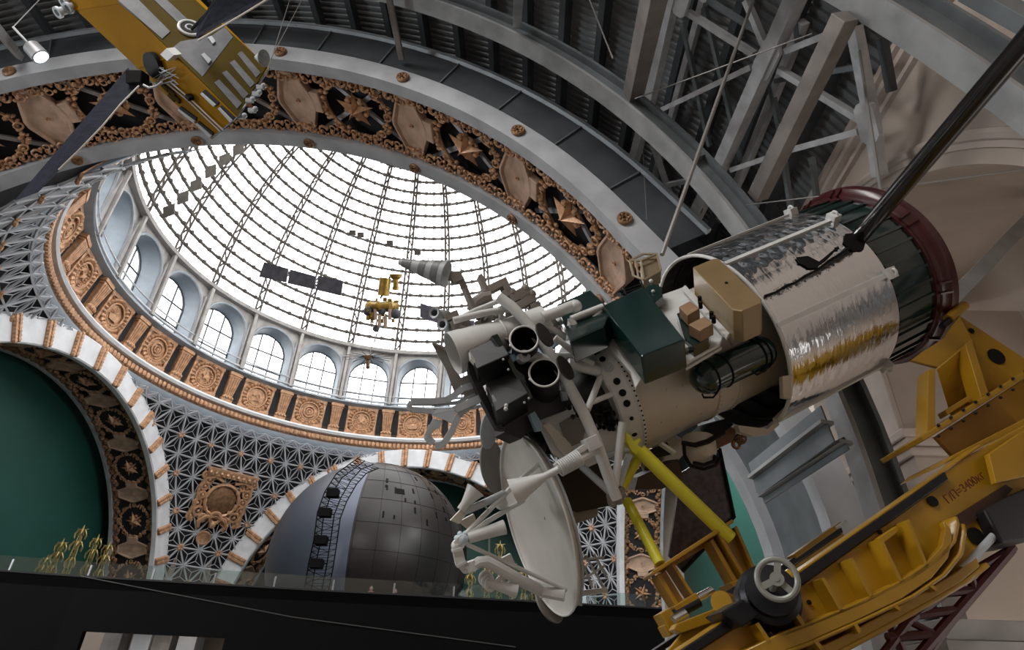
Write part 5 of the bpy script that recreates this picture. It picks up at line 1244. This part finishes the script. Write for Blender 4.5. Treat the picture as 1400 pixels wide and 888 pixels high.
mb = MB(); random.seed(21)
for i in range(30):
    x, y = random.uniform(652, 712), random.uniform(420, 446); mb.box(cp(x, y, .35), D*random.uniform(.03, .1), UV*random.uniform(.02, .08), NV*.06)
for i in range(10):
    x, y = random.uniform(655, 705), random.uniform(420, 440); mb.tube([cp(x, y, .45), cp(x+random.uniform(-18, 18), y+random.uniform(-10, 10), .45)], .022, 5)
for i in range(12):
    x, y = random.uniform(742, 775), random.uniform(440, 470); mb.box(cp(x, y, .25), D*random.uniform(.05, .1), UV*random.uniform(.03, .08), NV*.06)
tag(part('top_equipment', mb, 'taupe', None, smooth=0), kind='stuff')
# --- grey antenna arms on the lower left
def ga(px, w, h=None, k=.8):
    mb = MB(); P = [cp(x, y, k) for x, y in px]
    for a, b in zip(P[:-1], P[1:]): mb.bar(a, b, w, h or w, up=NV)
    for p in P[1:-1]: mb.ball(p, w*.55, 8, 6)
    return part('antenna_arm', mb, 'cgrey', None, smooth=20)
ga([(562, 549), (590, 549), (610, 547), (620, 541), (632, 531), (650, 525)], .10); ga([(562, 549), (559, 556), (563, 560), (592, 562)], .08); ga([(590, 553), (625, 550), (655, 536)], .05, k=.75)
ga([(660, 541), (627, 567), (617, 590), (606, 607), (595, 610)], .10, k=.9); ga([(592, 606), (584, 597), (590, 582)], .10, k=.9); ga([(655, 545), (622, 560)], .12, .16, k=.9)
part('antenna_horn', MB().taper([cp(x, y, .85) for x, y in ((590, 566), (596, 559), (597, 560), (591, 568))], [cp(x, y, .9) for x, y in ((619, 559), (622, 558), (620, 578), (617, 577))]), 'cgrey', None, smooth=0)
part('antenna_horn', MB().prism([cp(x, y, .85) for x, y in ((592, 560), (622, 558), (620, 578), (594, 565))], -NV*.12), 'cgrey', None, smooth=0)
part('antenna_horn', MB().prism([cp(x, y, .85) for x, y in ((592, 572), (605, 575), (602, 583), (588, 590), (586, 583))], -NV*.12), 'cgrey', None, smooth=0)
# ------------------------------------------------------------------ hangers
def rod(label, a, b, r, m='steel'):
    t = MB().tube([a, b], r, 8).out('suspension_rod', M[m]); return tag(t, label, 'cable', 'suspension rods and wires')
M['rodgrey'] = mat('rod_grey', (.28, .27, .26), .45, .5)
rod('thick grey suspension rod rising from the tan crate to the roof truss', cp(905, 348, .6), onR(1032, -6, 24.4), .045, 'rodgrey')
rod('grey suspension rod rising from the red tail ring to the roof', hitc(1204, 262, RS_+.1), onR(1168, 24, 25.5), .035, 'rodgrey')
rod('thin wire running level from the red ring to the right edge of the picture', hitc(1180, 262, RS_+.05), onX(1420, 228, XW-.05), .02, 'rodgrey')
rod('thin wire running left from the red ring to the roof rib', hitc(1120, 268, RS_), onY(1020, 280, 12.6), .015, 'rodgrey')
rod('thin slanting wire from the main gusset plate down to the big rib', onR(1110, 46, 24), onY(868, 135, 12.5), .02, 'rodgrey')
rod('thin hanging wire beside the big rib, left of the thick rod', onR(878, 190, 24), onY(884, 300, 14.6), .012, 'rodgrey')
rod('thin grey brace wire slanting at the very top, left of the brown struts', onR(806, 0, 24), onY(838, 80, 12.5), .03, 'rodgrey')
# ================================================================== the yellow cradle under the spacecraft
cr_ = thing('transport_cradle', 'large yellow steel cradle with black rails and a handwheel carrying the spacecraft, lower right', 'cradle', tuple(C0+GV*4.2))
def sp_(x, y, h): return onP(x, y, C0+HV*h, HV)
def cpart(nm, mb, m, par=None, **k): return mb.out(nm, M[m] if isinstance(m, str) else m, par or cr_, **k)
def sl(nm, px, h, th, m='yellow', par=None, bevel=.012): return cpart(nm, MB().prism([sp_(x, y, h) for x, y in px], -HV*th), m, par, smooth=0, bevel=bevel)
def sbar(nm, px, h, w, hh, m='yellow', par=None):
    mb = MB(); P = [sp_(x, y, h) for x, y in px]
    for a, b in zip(P[:-1], P[1:]): mb.bar(a, b, w, hh, up=GV)
    return cpart(nm, mb, m, par, smooth=0, bevel=.01)
# near rail and side beam
sl('rail', [(905, 905), (1100, 779), (1292, 644), (1297, 655), (1100, 797), (930, 905)], 2.05, .35, 'bluebk')
sl('rail_cap', [(902, 904), (1100, 774), (1340, 606), (1342, 610), (1100, 779), (905, 906)], 2.0, .3, 'yellow')
web = sl('side_beam', [(930, 905), (1100, 797), (1284, 664), (1292, 640), (1420, 570), (1420, 700), (1345, 742), (1310, 778), (1235, 808), (1160, 838), (1100, 862), (1000, 905)], 1.98, .12)
A1 = [(985, 905), (1060, 868), (1100, 853), (1165, 826), (1231, 793), (1268, 767), (1288, 745), (1293, 722), (1290, 712)]
A2 = [(1075, 905), (1150, 870), (1213, 836), (1270, 804), (1309, 781), (1335, 760)]
def flangestrip(px, h0, h1, th, nm):
    return cpart(nm, MB().grid([[sp_(x, y, 2.0)+HV*(h0-2.0) for x, y in px], [sp_(x, y, 2.0)+HV*(h1-2.0) for x, y in px]]), 'yellow', None, solid=th, smooth=30)
B1_ = [(992, 926), (1062, 893), (1102, 878), (1168, 849), (1233, 818), (1274, 790), (1297, 762), (1302, 735), (1300, 722)]
sl('belt', A1+B1_[::-1], 2.25, .1); flangestrip(A1, 2.25, 1.75, .04, 'curved_flange'); flangestrip(B1_, 2.25, 1.75, .04, 'curved_flange')
sl('lower_web', B1_[:7]+[(1330, 742), (1335, 760)]+A2[::-1][1:], 1.85, .1); sl('lower_belt', A2+[(x+5, y+14) for x, y in A2[::-1]], 2.15, .1); flangestrip([(x+5, y+14) for x, y in A2], 2.15, -1.2, .06, 'curved_flange')
for (x0, y0), (x1, y1) in (((1062, 828), (1082, 858)), ((1108, 796), (1132, 838)), ((1146, 770), (1172, 820)), ((1185, 743), (1212, 800)), ((1222, 718), (1246, 778)), ((1020, 856), (1036, 880)), ((1204, 833), (1211, 838)), ((1150, 856), (1157, 868)), ((1252, 806), (1260, 812)), ((1098, 880), (1106, 890))):
    a, b = sp_(x0, y0, 1.98), sp_(x1, y1, 1.98); cpart('stiffener', MB().prism([a, b, b+HV*.28, a+HV*.28], D*.05), 'yellow', None, smooth=0)
for x, y, r in ((1275, 685, .075), (1365, 636, .08), (1334, 733, .12), (1106, 823, .03), (1148, 752, .03), (1203, 727, .03), (1330, 700, .03)):
    c = sp_(x, y, 2.0); cpart('plate_hole', MB().disc(c, HV, r, .012, 20), 'blk', web)
cpart('bolt', MB().ball(sp_(1053, 862, 2.0), .05, 10, 8, (1, 1, 1.4)), 'steel', web)
sl('slot', [(1288, 726), (1295, 712), (1375, 662), (1385, 668), (1370, 685), (1300, 733)], 2.02, .02, mat('slot_shadow', (.05, .02, .012), .6), web, 0)  # dark plate painted in for the shaded void of the beam
sl('seam_bar', [(1200, 735), (1226, 718), (1230, 726), (1206, 744)], 2.12, .1)
# lettering on the side beam
fcu = bpy.data.curves.new('lettering', 'FONT'); fcu.body = 'Г/П=3400кг'; fcu.size = .30; fcu.extrude = .004; fcu.align_x = 'CENTER'; fcu.align_y = 'CENTER'
fcu.materials.append(mat('dark_lettering', (.10, .012, .008), .6))
fo = bpy.data.objects.new('lettering', fcu); COL.objects.link(fo); ex = nrm(sp_(1340, 651, 2)-sp_(1300, 679, 2)); ez = HV; ey = np.cross(ez, ex)
fo.parent = web; fo.matrix_parent_inverse = WM(web).inverted(); fo.matrix_basis = frame(sp_(1319, 666, 2.06), ex, ey, ez)
s_ = float(np.linalg.norm(sp_(1343, 650, 2)-sp_(1297, 682, 2))); fcu.size = s_/4.6
bpy.context.view_layer.update(); lm = bpy.data.meshes.new_from_object(fo.evaluated_get(bpy.context.evaluated_depsgraph_get())); lo = bpy.data.objects.new('lettering', lm); COL.objects.link(lo); lo.parent = web; lo.matrix_parent_inverse = fo.matrix_parent_inverse.copy(); lo.matrix_basis = fo.matrix_basis.copy(); bpy.data.objects.remove(fo)
# far rail
sl('rail', [(868, 905), (972, 836), (1150, 719), (1153, 727), (978, 842), (882, 905)], -1.9, .3, 'bluebk')
sl('far_beam', [(890, 905), (985, 840), (1152, 728), (1166, 742), (1100, 790), (1000, 858), (930, 905)], -1.95, .12)
sl('rail_cap', [(1085, 757), (1150, 712), (1154, 717), (1089, 763)], -1.85, .3)
sl('end_stop', [(1147, 717), (1157, 710), (1160, 714), (1150, 721)], -1.7, .3, 'cwhite')
# brackets and the pale tubes that reach up to the spacecraft
H0 = .5
tp = sl('cross_plate', [(890, 784), (893, 779), (1001, 709), (1004, 713), (980, 730), (893, 786)], H0+.1, .5)
sl('cross_web', [(897, 780), (996, 716), (1000, 722), (985, 734), (925, 772), (905, 782)], H0-.3, .06)
def post(L, Rr, mid, base):
    sl('post_flange', [L[0], (L[0][0]+5, L[0][1]-3), (L[1][0]+5, L[1][1]-3), L[1]], H0, .35); sl('post_flange', [(Rr[0][0]-4, Rr[0][1]+2), Rr[0], Rr[1], (Rr[1][0]-4, Rr[1][1]+2)], H0, .35)
    sl('post_web', [mid[0], mid[1], mid[2], mid[3]], H0-.15, .04); sl('post_base', base, H0+.06, .5)
post([(898, 786), (925, 830)], [(921, 768), (949, 811)], [(900, 785), (910, 779), (936, 822), (927, 828)], [(920, 829), (952, 809), (957, 819), (928, 838)])
post([(970, 738), (1006, 800)], [(1008, 718), (1036, 783)], [(972, 737), (1006, 722), (1034, 783), (1008, 799)], [(998, 796), (1036, 780), (1040, 789), (1006, 804)])
sl('post_rib', [(981, 731), (986, 728), (1020, 786), (1016, 789)], H0+.05, .3)
def ctube(nm, px, r, m='limey', n=14): return cpart(nm, MB().tube([sp_(x, y, h) if sp else cp(x, y, h) for x, y, h, sp in px], r, n), m)
def kc(x, y, k): return (x, y, k, 0)
ctube('support_tube', [kc(874, 615, 1.05), (999, 736, H0, 1)], .115); ctube('support_tube', [kc(857, 684, .6), (902, 770, H0, 1)], .085); ctube('support_tube', [kc(875, 621, .9), kc(850, 668, .8)], .075)
cpart('fork', MB().prism([cp(x, y, 1.1) for x, y in ((856, 590), (861, 594), (868, 604), (874, 598), (877, 601), (872, 608), (884, 616), (876, 626), (864, 617), (857, 604))], -NV*.12), 'limey', None, smooth=0, bevel=.01)
# shafts, rollers, lever, gearbox
def cyl2(nm, a, b, r, m, n=20): return cpart(nm, MB().tube([a, b], r, n), m)
cyl2('shaft', sp_(952, 818, H0), sp_(974, 806, H0), .06, 'steel'); cyl2('shaft', sp_(912, 846, H0), sp_(956, 822, H0), .075, 'bluebk'); cyl2('shaft', sp_(921, 848, H0+.4), sp_(938, 838, H0+.4), .07, 'steel')
cpart('roller_bracket', MB().box(sp_(911, 848, H0), D*.09, GV*.13, HV*.2).box(sp_(916, 858, H0), D*.12, GV*.08, HV*.16), 'yellow', None, smooth=0, bevel=.015)
sl('lever', [(921, 860), (925, 852), (984, 829), (992, 834), (990, 845), (932, 865)], H0+.7, .25); sl('lever_plate', [(900, 905), (932, 866), (988, 842), (996, 846), (930, 895), (920, 905)], H0+.6, .1)
cyl2('roller', sp_(986, 822, H0+.9), sp_(1000, 826, H0+.3), .14, 'yellow'); sl('roller_bracket', [(983, 828), (1000, 822), (1008, 826), (1006, 831), (990, 838)], H0+.7, .3)
cyl2('shaft', sp_(998, 816, H0+.3), sp_(1022, 802, H0+.3), .095, 'bluebk')
gbx = sl('gearbox', [(986, 836), (1016, 818), (1040, 838), (1015, 857)], 2.3, .6, 'bluebk', None, .02)
g0 = sp_(1050, 818, 2.0); wc = sp_(1062.5, 791, 2.75); wa = nrm(wc-g0)
cpart('gear_housing', MB().lathe(g0-wa*.25, wa, [(.001, 0), (.40, 0), (.40, .25), (.36, .28), (.36, .45), (.30, .5), (.30, .62), (.08, .64), (.001, .66)], 36), 'bluebk', gbx)
wheel_ax = nrm(O-wc+UP*.6-RT*.5); R0 = 25.5/FPX*float((wc-O)@FW)
wh = cpart('handwheel', MB().torus(wc, wheel_ax, R0, .035, 48, 10), 'wheel', gbx)
mb = MB(); e2 = nrm(UP-wheel_ax*(UP@wheel_ax)); e1 = np.cross(e2, wheel_ax)
for a in (90, 215, 325): d = math.cos(R_(a))*e1+math.sin(R_(a))*e2; mb.bar(wc, wc+d*R0, .075, .03, up=wheel_ax)
mb.lathe(wc-wheel_ax*.05, wheel_ax, [(.001, 0), (.08, 0), (.08, .1), (.03, .1), (.03, .11), (.001, .11)], 20); mb.tube([wc, g0], .04, 8)
cpart('spokes', mb, 'wheel', gbx)
cyl2('roller', sp_(1074, 796, 1.9), sp_(1084, 788, 1.9), .11, 'yellow')
# end frame on the right
HG = 1.1
eg = sl('end_gusset', [(1290, 470), (1312, 431), (1420, 502), (1420, 505), (1352, 541), (1343, 546)], HG-.2, .08)
for x, y, r in ((1309, 445, .05), (1328, 452, .055), (1362, 487, .16)):
    c = sp_(x, y, HG-.19); cpart('plate_hole', MB().disc(c, HV, r, .012, 24), 'blk', eg)
sl('end_gusset', [(1246, 492), (1282, 502), (1330, 466), (1312, 431), (1290, 462), (1262, 480)], HG+.05, .07)
sl('corner_post', [(1269, 505), (1279, 503), (1279, 584), (1267, 593)], HG+.25, .3); sl('corner_post', [(1320, 470), (1329, 464), (1352, 537), (1342, 544)], HG+.25, .3)
ap_ = cpart('angled_plate', MB().prism([sp_(1280, 503, HG+.1), sp_(1321, 470, HG+.1), sp_(1341, 542, HG-.5), sp_(1300, 570, HG-.5)], (0, 0, -.03)), mat('gloss_yellow', (.5, .30, .03), .12, 0, coat=1), eg, smooth=0)
sl('angle_lug', [(1292, 560), (1325, 540), (1329, 546), (1296, 567)], HG+.1, .2)
sl('flange', [(1259, 596), (1420, 495), (1420, 504), (1264, 602)], HG+.45, 1.1); sl('end_web', [(1279, 596), (1420, 504), (1420, 570), (1303, 622)], HG+.1, .08); sl('flange', [(1290, 634), (1302, 622), (1420, 562), (1420, 574)], HG+.55, 1.1)
for f in range(8):
    for o in (0, 1): cpart('bolt', MB().ball(sp_(1283+17*f, 581-10.6*f+o*15, HG+.47), .028, 8, 6), 'bluebk', eg)
cyl2('pin', sp_(1296, 436, HG), sp_(1318, 417, HG), .09, 'yellow'); cyl2('grip', sp_(1288, 446, HG), sp_(1306, 430, HG), .06, 'bluebk')
sl('motor_box', [(1346, 696), (1366, 684), (1420, 660), (1420, 736), (1370, 742)], 2.2, .8, 'blackbox', None, .03); cyl2('grey_tube', sp_(1316, 778, 2.1), sp_(1364, 726, 2.1), .05, 'cgrey')
sl('mast_plate', [(1352, 620), (1396, 590), (1420, 583), (1420, 640), (1398, 652), (1362, 660)], 2.2, .1)
# --- dark red lattice trestle under the cradle
M['maroon'] = mat('maroon_paint', (.07, .008, .014), .4)
trs = thing('lattice_trestle', 'dark red steel lattice trestle under the right end of the yellow cradle', 'trestle', tuple(sp_(1250, 888, 1.5)*A([1, 1, 0])))
def rb(px, r=.06, h=1.6):
    P = [sp_(x, y, h) for x, y in px]
    return MB().tube(P, r, 8).out('bar', M['maroon'], trs)
rb([(1384, 747), (1266, 884), (1235, 920)], .07); rb([(1326, 782), (1240, 850), (1200, 905)], .06); rb([(1270, 812), (1331, 806)]); rb([(1244, 841), (1305, 834)]); rb([(1213, 871), (1272, 867)]); rb([(1235, 845), (1279, 867)], .05); rb([(1325, 782), (1331, 806)]); rb([(1330, 780), (1378, 752)], .05)
for h in (.4,):
    rb([(1384, 752), (1300, 850), (1250, 920)], .06, h); rb([(1215, 850), (1240, 905)], .07, h)
for x, y in ((1235, 920), (1200, 905)):
    p = sp_(x, y, 1.6); MB().tube([p, A([p[0], p[1], 0])], .07, 8).out('leg', M['maroon'], trs)
# --- pale stepped stone plinth in the corner
pz = onY(1340, 858, 10.8); M['stone'] = mat('pale_stone', (.34, .32, .30), .7, 0, .1, 2)
pn_ = thing('stepped_plinth', 'pale grey stepped plinth in the bottom right corner', 'plinth', (float(pz[0]), float(pz[1]), 0))
zt = float(onY(1400, 848, 10.8)[2]); x0 = float(onY(1290, 858, 10.8)[0])
MB().box((x0+2.5, 12.0, zt-.15), (2.5, 1.2, .15)).out('step', M['stone'], pn_, smooth=0, bevel=.02); MB().box((x0+2.45, 11.9, zt-.55), (2.6, 1.3, .23)).out('step', M['stone'], pn_, smooth=0, bevel=.02); MB().box((x0+2.45, 12.2, (zt-.78)/2), (2.5, 1.2, (zt-.78)/2)).out('base', M['stone'], pn_, smooth=0)
# ================================================================== other exhibits hung in the hall and the dome
# --- yellow satellite, upper left
M['satyel'] = mat('satellite_yellow', (.34, .165, .002), .6, 0, .14, .8, spec=.06); M['oliveshade'] = mat('satellite_olive_shade', (.075, .05, .004), .6, 0, .15, .8, spec=.06)  # olive tone puts the shade of the satellite's dark side into the colour
M['satgrey'] = mat('satellite_grey_panel', (.10, .105, .115), .55, 0, .3, 3); M['satdark'] = mat('solar_wing_blue', (.02, .022, .034), .7, 0, .3, 2, stretch=(1, 6, 6), spec=.08)
ys = thing('satellite', 'yellow box-shaped satellite with dark wings hanging in the upper left', 'satellite', tuple(at(240, 90, 16.5)))
_G0, _G1 = at(121, -40, 16.3), at(324, 161, 16.0); _L1, _R1 = at(289, 189, 16.9), at(368, 93, 17.2)
_nA, _nB = nrm(np.cross(_G1-_G0, _L1-_G1)), nrm(np.cross(_G1-_G0, _R1-_G1)); _L0, _R0 = onP(52, -35, _G0, _nA), onP(212, -62, _G0, _nB)
Lq = lambda f: _L0+(_L1-_L0)*f; Gq = lambda f: _G0+(_G1-_G0)*f; Rq = lambda f: _R0+(_R1-_R0)*f
Bq = lambda f: Lq(f)+Rq(f)-Gq(f)
f0, f1 = 0., 1.
body = MB().taper([Lq(f0), Gq(f0), Rq(f0), Bq(f0)], [Lq(f1), Gq(f1), Rq(f1), Bq(f1)]).out('body', M['satyel'], ys, smooth=0, bevel=.02)
nA = nrm(np.cross(Gq(0)-Lq(0), Lq(1)-Lq(0))); nA = nA if nA@(O-Gq(.5)) > 0 else -nA
nB = nrm(np.cross(Rq(0)-Gq(0), Gq(1)-Gq(0))); nB = nB if nB@(O-Gq(.5)) > 0 else -nB
fA = lambda x, y, h=0: onP(x, y, Gq(.5)+nA*h, nA); fB = lambda x, y, h=0: onP(x, y, Gq(.5)+nB*h, nB)
def onA(nm, px, h, m): return MB().prism([fA(x, y, h) for x, y in px], -nA*(h+.02)).out(nm, M[m], ys, smooth=0, bevel=.008)
def onB(nm, px, h, m): return MB().prism([fB(x, y, h) for x, y in px], -nB*(h+.02)).out(nm, M[m], ys, smooth=0, bevel=.008)
onB('shaded_face', [(125, -38), (205, -58), (365, 90), (325, 159)], .03, 'oliveshade')  # yellow body's shaded side, darkened by colour
z8 = lambda x, y: (80+x/4.44, y/4.44)
for q in (((945, 500), (975, 480), (1115, 625), (1085, 660)), ((990, 440), (1020, 425), (1155, 570), (1125, 600)), ((1038, 380), (1068, 362), (1195, 505), (1165, 530)), ((1085, 325), (1112, 308), (1228, 440), (1200, 470))): onB('slat_panel', [z8(*p) for p in q], .05, 'satgrey')
onB('dark_panel', [z8(*p) for p in ((690, 290), (740, 250), (930, 215), (1010, 160), (1060, 225), (875, 465))], .04, 'satgrey'); onB('grey_panel', [z8(*p) for p in ((370, -60), (470, -20), (680, 190), (630, 235), (360, 0))], .05, 'satgrey')
onB('grey_panel', [z8(*p) for p in ((560, -20), (640, -20), (800, 130), (730, 140))], .05, 'satgrey'); onB('white_tile', [z8(*p) for p in ((905, 225), (930, 215), (955, 250), (935, 265))], .09, 'cgrey'); onB('white_tile', [z8(*p) for p in ((865, 330), (885, 318), (930, 362), (910, 385))], .09, 'cgrey')
c = fB(*z8(798, 170), .06); MB().torus(c, nB, .27, .045, 28, 8).out('port_ring', M['cwhite'], ys); MB().disc(c, nB, .25, .02, 24).out('port', M['blk'], ys); MB().torus(c+nB*.02, nB, .1, .03, 16, 6).out('port_hub', M['cgrey'], ys)
for q in (((720, 668), (742, 645), (838, 715), (835, 732), (815, 748)), ((830, 755), (850, 735), (938, 805), (930, 830), (915, 838)), ((858, 570), (885, 545), (970, 620), (968, 635), (940, 650)), ((965, 660), (985, 640), (1068, 712), (1066, 725), (1040, 745))):
    onA('window_slot', [z8(*p) for p in q], .03, 'blk'); qq = [z8(*p) for p in q]; onA('window_blind', [qq[0], (qq[0][0]+2.2, qq[0][1]-2), (qq[-1][0]+3, qq[-1][1]-3.2), qq[-1]], .06, 'cgrey')
c = fA(*z8(580, 395), .05); MB().lathe(c-nA*.05, nA, [(.001, 0), (.33, 0), (.33, .14), (.001, .16)], 28).out('black_disc', M['blk'], ys)
onA('white_box', [z8(*p) for p in ((615, 330), (655, 292), (700, 335), (660, 372))], .22, 'cwhite')
mb = MB(); random.seed(2)
for i in range(8):
    p = [fA(*z8(random.uniform(520, 730), random.uniform(380, 520)), .08+random.uniform(0, .1)) for _ in range(4)]; mb.tube(p, .008, 5)
mb.tube([fA(*z8(x, y), .06) for x, y in ((680, 500), (800, 600), (1000, 790))], .02, 6); mb.tube([fA(*z8(x, y), .06) for x, y in ((660, 510), (780, 605), (985, 800))], .02, 6); mb.out('wiring', M['cgrey'], ys)
for q in ((650, 530), (690, 560), (690, 590), (720, 600)): c = fA(*z8(*q), .03); MB().box(c, nrm(Gq(1)-Gq(0))*.12, np.cross(nA, nrm(Gq(1)-Gq(0)))*.06, nA*.04).out('sensor_block', M['oliveshade'], ys, smooth=0)
MB().box(fA(*z8(795, 590), .1), nrm(Gq(1)-Gq(0))*.07, np.cross(nA, nrm(Gq(1)-Gq(0)))*.06, nA*.08).out('sensor_block', M['blk'], ys, smooth=0)
for f in (.22, .58): MB().bar(Lq(f)+nA*.01, Gq(f)+nA*.01, .04, .03, up=nA).out('seam', M['satyel'], ys, smooth=0)
MB().tube([Lq(1), Gq(1), Rq(1)], .025, 6).out('end_edge', M['steel'], ys)
mb = MB()
for x, y in ((1180, 600), (1220, 560), (1195, 660), (1130, 700), (1245, 520)): mb.ball(at(*z8(x, y), 16.1), .07, 8, 6); mb.box(at(*z8(x-20, y+10), 16.2), RT*.09, UP*.05, FW*.06)
mb.out('end_fittings', M['cgrey'], ys)
a = at(*z8(1215, 350), 16.2); MB().lathe(a, nrm(RT*.8-UP*.2-FW*.3), [(.05, -.1), (.10, 0), (.22, .18), (.2, .18), (.08, .02), (.001, 0)], 20).out('cone_antenna', M['cgrey'], ys)
for x, y in ((82, 16), (96, 10), (90, 2)):
    a = at(x, y, 17.3); MB().lathe(a, nrm(-RT*.4-UP*.6-FW*.6), [(.001, -.3), (.11, -.3), (.11, 0), (.16, .02), (.16, .1), (.09, .1), (.08, .03), (.001, .03)], 20).out('thruster', M['cgrey'], ys)
w1 = MB().prism([at(x, y, d) for x, y, d in ((174, 94, 16.8), (192, 117, 16.4), (52, 263, 15.0), (20, 274, 15.4))], (0, 0, .05)).out('solar_wing', M['satdark'], ys, smooth=0)
MB().tube([at(x, y, d) for x, y, d in ((190, 117, 16.3), (165, 142, 16.0), (140, 172, 15.7), (108, 205, 15.4), (80, 232, 15.2))], .018, 6).out('edge_rod', M['hull'], w1); MB().box(at(188, 108, 16.5), RT*.22, UP*.18, FW*.2).out('hinge', M['blk'], w1, bevel=.03)
MB().tube([at(x, y, 16.2) for x, y in ((196, 116), (204, 120), (214, 118), (222, 112))], .03, 6).out('hinge_cable', M['cgrey'], w1)
w2 = MB().prism([at(x, y, d) for x, y, d in ((268, 52, 16.0), (269, 36, 16.0), (300, -8, 15.2), (378, -10, 14.4))], (0, 0, .05)).out('solar_wing', M['satdark'], ys, smooth=0)
MB().tube([at(271, 55, 16.0), at(318, 28, 15.2), at(378, -8, 14.4)], .025, 6).out('edge_rod', M['hull'], w2); MB().tube([at(262, 40, 16.2), at(283, 18, 15.9), at(296, -4, 15.6)], .04, 6).out('hinge_arm', M['blk'], w2)
for i, (x, y, x1, y1) in enumerate(((372, 80, 398, -6), (388, 60, 416, -6))):
    rod('thin pale wire rising beside the yellow satellite at the top, %s' % ('left one' if i == 0 else 'right one'), at(366, 96-i*8, 17.0), at(x1, y1, 24), .012, 'rodgrey')
# --- small golden probe under the dome
DP = 42.
q = lambda x, y, h=0: at(x, y, DP-h); U1 = DP/FPX
M['foilgold'] = mat('golden_foil', (.40, .25, .05), .35, .6, .35, 4, .6, 10)
pb = thing('lunar_probe', 'small golden lander probe with tanks and legs hanging under the glass dome', 'probe', tuple(q(523, 425)))
MB().tube([q(524, 404), q(527, 380)], 8*U1, 14).out('column', M['foilgold'], pb); MB().torus(q(522, 419), UP, 17*U1, 6*U1, 28, 10, .25, 8).out('ring_tank', M['foilgold'], pb)
MB().box(q(522, 421), RT*16*U1, UP*5*U1, FW*14*U1).out('frame', M['golddark'], pb, bevel=.1)
for i, (x, y) in enumerate(((504, 425), (541, 429), (522, 424), (510, 432))): MB().ball(q(x, y, .8), (7 if i < 2 else 6)*U1, 12, 8).out('tank', M['satgrey' if i < 3 else 'foilgold'], pb)
for x, y in ((513, 428), (533, 428), (527, 438), (519, 436)): MB().tube([q(x, y-6, 1), q(x, y+9, 1)], 2.4*U1, 8).out('leg', M['hexa'], pb)
MB().ball(q(514, 449, .6), 4.6*U1, 12, 8).out('footpad', M['satgrey'], pb); MB().tube([q(514, 446, .6), q(516, 436, .6)], 1.2*U1, 6).out('strut', M['golddark'], pb)
MB().lathe(q(541, 374), -UP, [(.001, 0), (9*U1, 1*U1), (8*U1, 5*U1), (4*U1, 8*U1), (3.6*U1, 17*U1), (4.4*U1, 18*U1), (4.2*U1, 22*U1), (.001, 23*U1)], 18).out('ascent_stage', M['foilgold'], pb)
MB().tube([q(534, 376), q(527, 392), q(520, 408)], 1.2*U1, 6).out('arm', M['dark'], pb)
mb = MB(); random.seed(9)
for i in range(26): mb.box(q(522+random.uniform(-20, 20), 420+random.uniform(-12, 22), random.uniform(0, 1.2)), RT*random.uniform(.05, .16), UP*random.uniform(.05, .2), FW*.1)
mb.out('fittings', M['foilgold'], pb, smooth=0)
# --- little round craft with whip antennas, below it
D2 = 40.; q2 = lambda x, y, h=0: at(x, y, D2-h); u2 = D2/FPX
sk = thing('antenna_satellite', 'small dark satellite with many radial whip antennas, hanging in front of a dome window', 'satellite', tuple(q2(503, 487)))
MB().lathe(q2(503, 484), -UP, [(.001, 0), (6*u2, 1*u2), (5*u2, 6*u2), (2.6*u2, 8*u2), (2.6*u2, 16*u2), (3.2*u2, 17*u2), (2*u2, 20*u2), (.001, 20*u2)], 16).out('body', M['golddark'], sk)
for i in range(14):
    a = 2*PI*i/14+.15; e_ = RT*math.cos(a)*33*u2+FW*math.sin(a)*20*u2+UP*(math.sin(a)*-9-2)*u2; MB().tube([q2(503, 487), q2(503, 487)+e_], .02, 5).out('whip_antenna', M['dark'], sk)
rod('short dark wire from the golden probe to the small satellite with whip antennas', q2(505, 483), q(522, 440), .03, 'rodgrey')
rod('thin wire from the golden probe up to the top of the dome', q(536, 374), dp(R_(170), R_(74)), .015, 'rodgrey')
# --- two loose solar wings
def wing(label, quads, D3, m):
    c = at(*quads[0][0], D3); t = thing('solar_panel_wing', label, 'solar panel', tuple(c), 'solar wings under the dome')
    for qd in quads: MB().prism([at(x, y, D3) for x, y in qd], FW*.12).out('panel', M[m], t, smooth=0)
    a, b = quads[0], quads[-1]; mid = lambda u, v: ((u[0]+v[0])/2, (u[1]+v[1])/2)
    MB().tube([at(*mid(a[0], a[3]), D3+.1), at(*mid(b[1], b[2]), D3+.1)], .06, 6).out('spar', M['cwhite'], t)
M['wingblue'] = mat('wing_cells', (.10, .095, .115), .5, 0, .35, 2.5)
wing('three dark blue-grey solar panels in a row, left of the golden probe', [((361, 358), (394, 367), (391, 386), (354, 378)), ((397, 368), (432, 377.5), (430, 395.5), (393, 387)), ((435, 376.5), (469, 384), (466, 404), (432, 396))], 43, 'wingblue')
wing('lilac-grey solar panels behind the twin thrusters, right of the golden probe', [((575, 414), (604, 424), (602, 443), (574, 433)), ((606, 425), (632, 436), (630, 452), (603, 443)), ((634, 437), (648, 438), (648, 451), (634, 453))], 41, 'lilac')
# --- thin strung cable with small boxes across the dome
mb = MB().tube([at(x, y, 50) for x, y in ((385, 290), (430, 303), (485, 320), (545, 340), (600, 358), (660, 378))], .03, 5).out('strung_cable', M['dark']); tag(mb, 'thin strung cable with little boxes crossing the dome above the golden probe', 'cable')
for x, y in ((482, 318), (493, 321), (533, 332), (571, 345)): MB().box(at(x, y, 50), RT*.25, UP*.2, FW*.1).out('clip_box', M['rib'], mb, smooth=0)

rod('hair-thin wire holding up the three solar panels left of the golden probe', at(411, 368, 43.05), dp(R_(-150), R_(60)), .012, 'rodgrey')
rod('hair-thin wire holding up the lilac-grey solar panels behind the twin thrusters', at(612, 428, 41.05), dp(R_(150), R_(60)), .012, 'rodgrey')
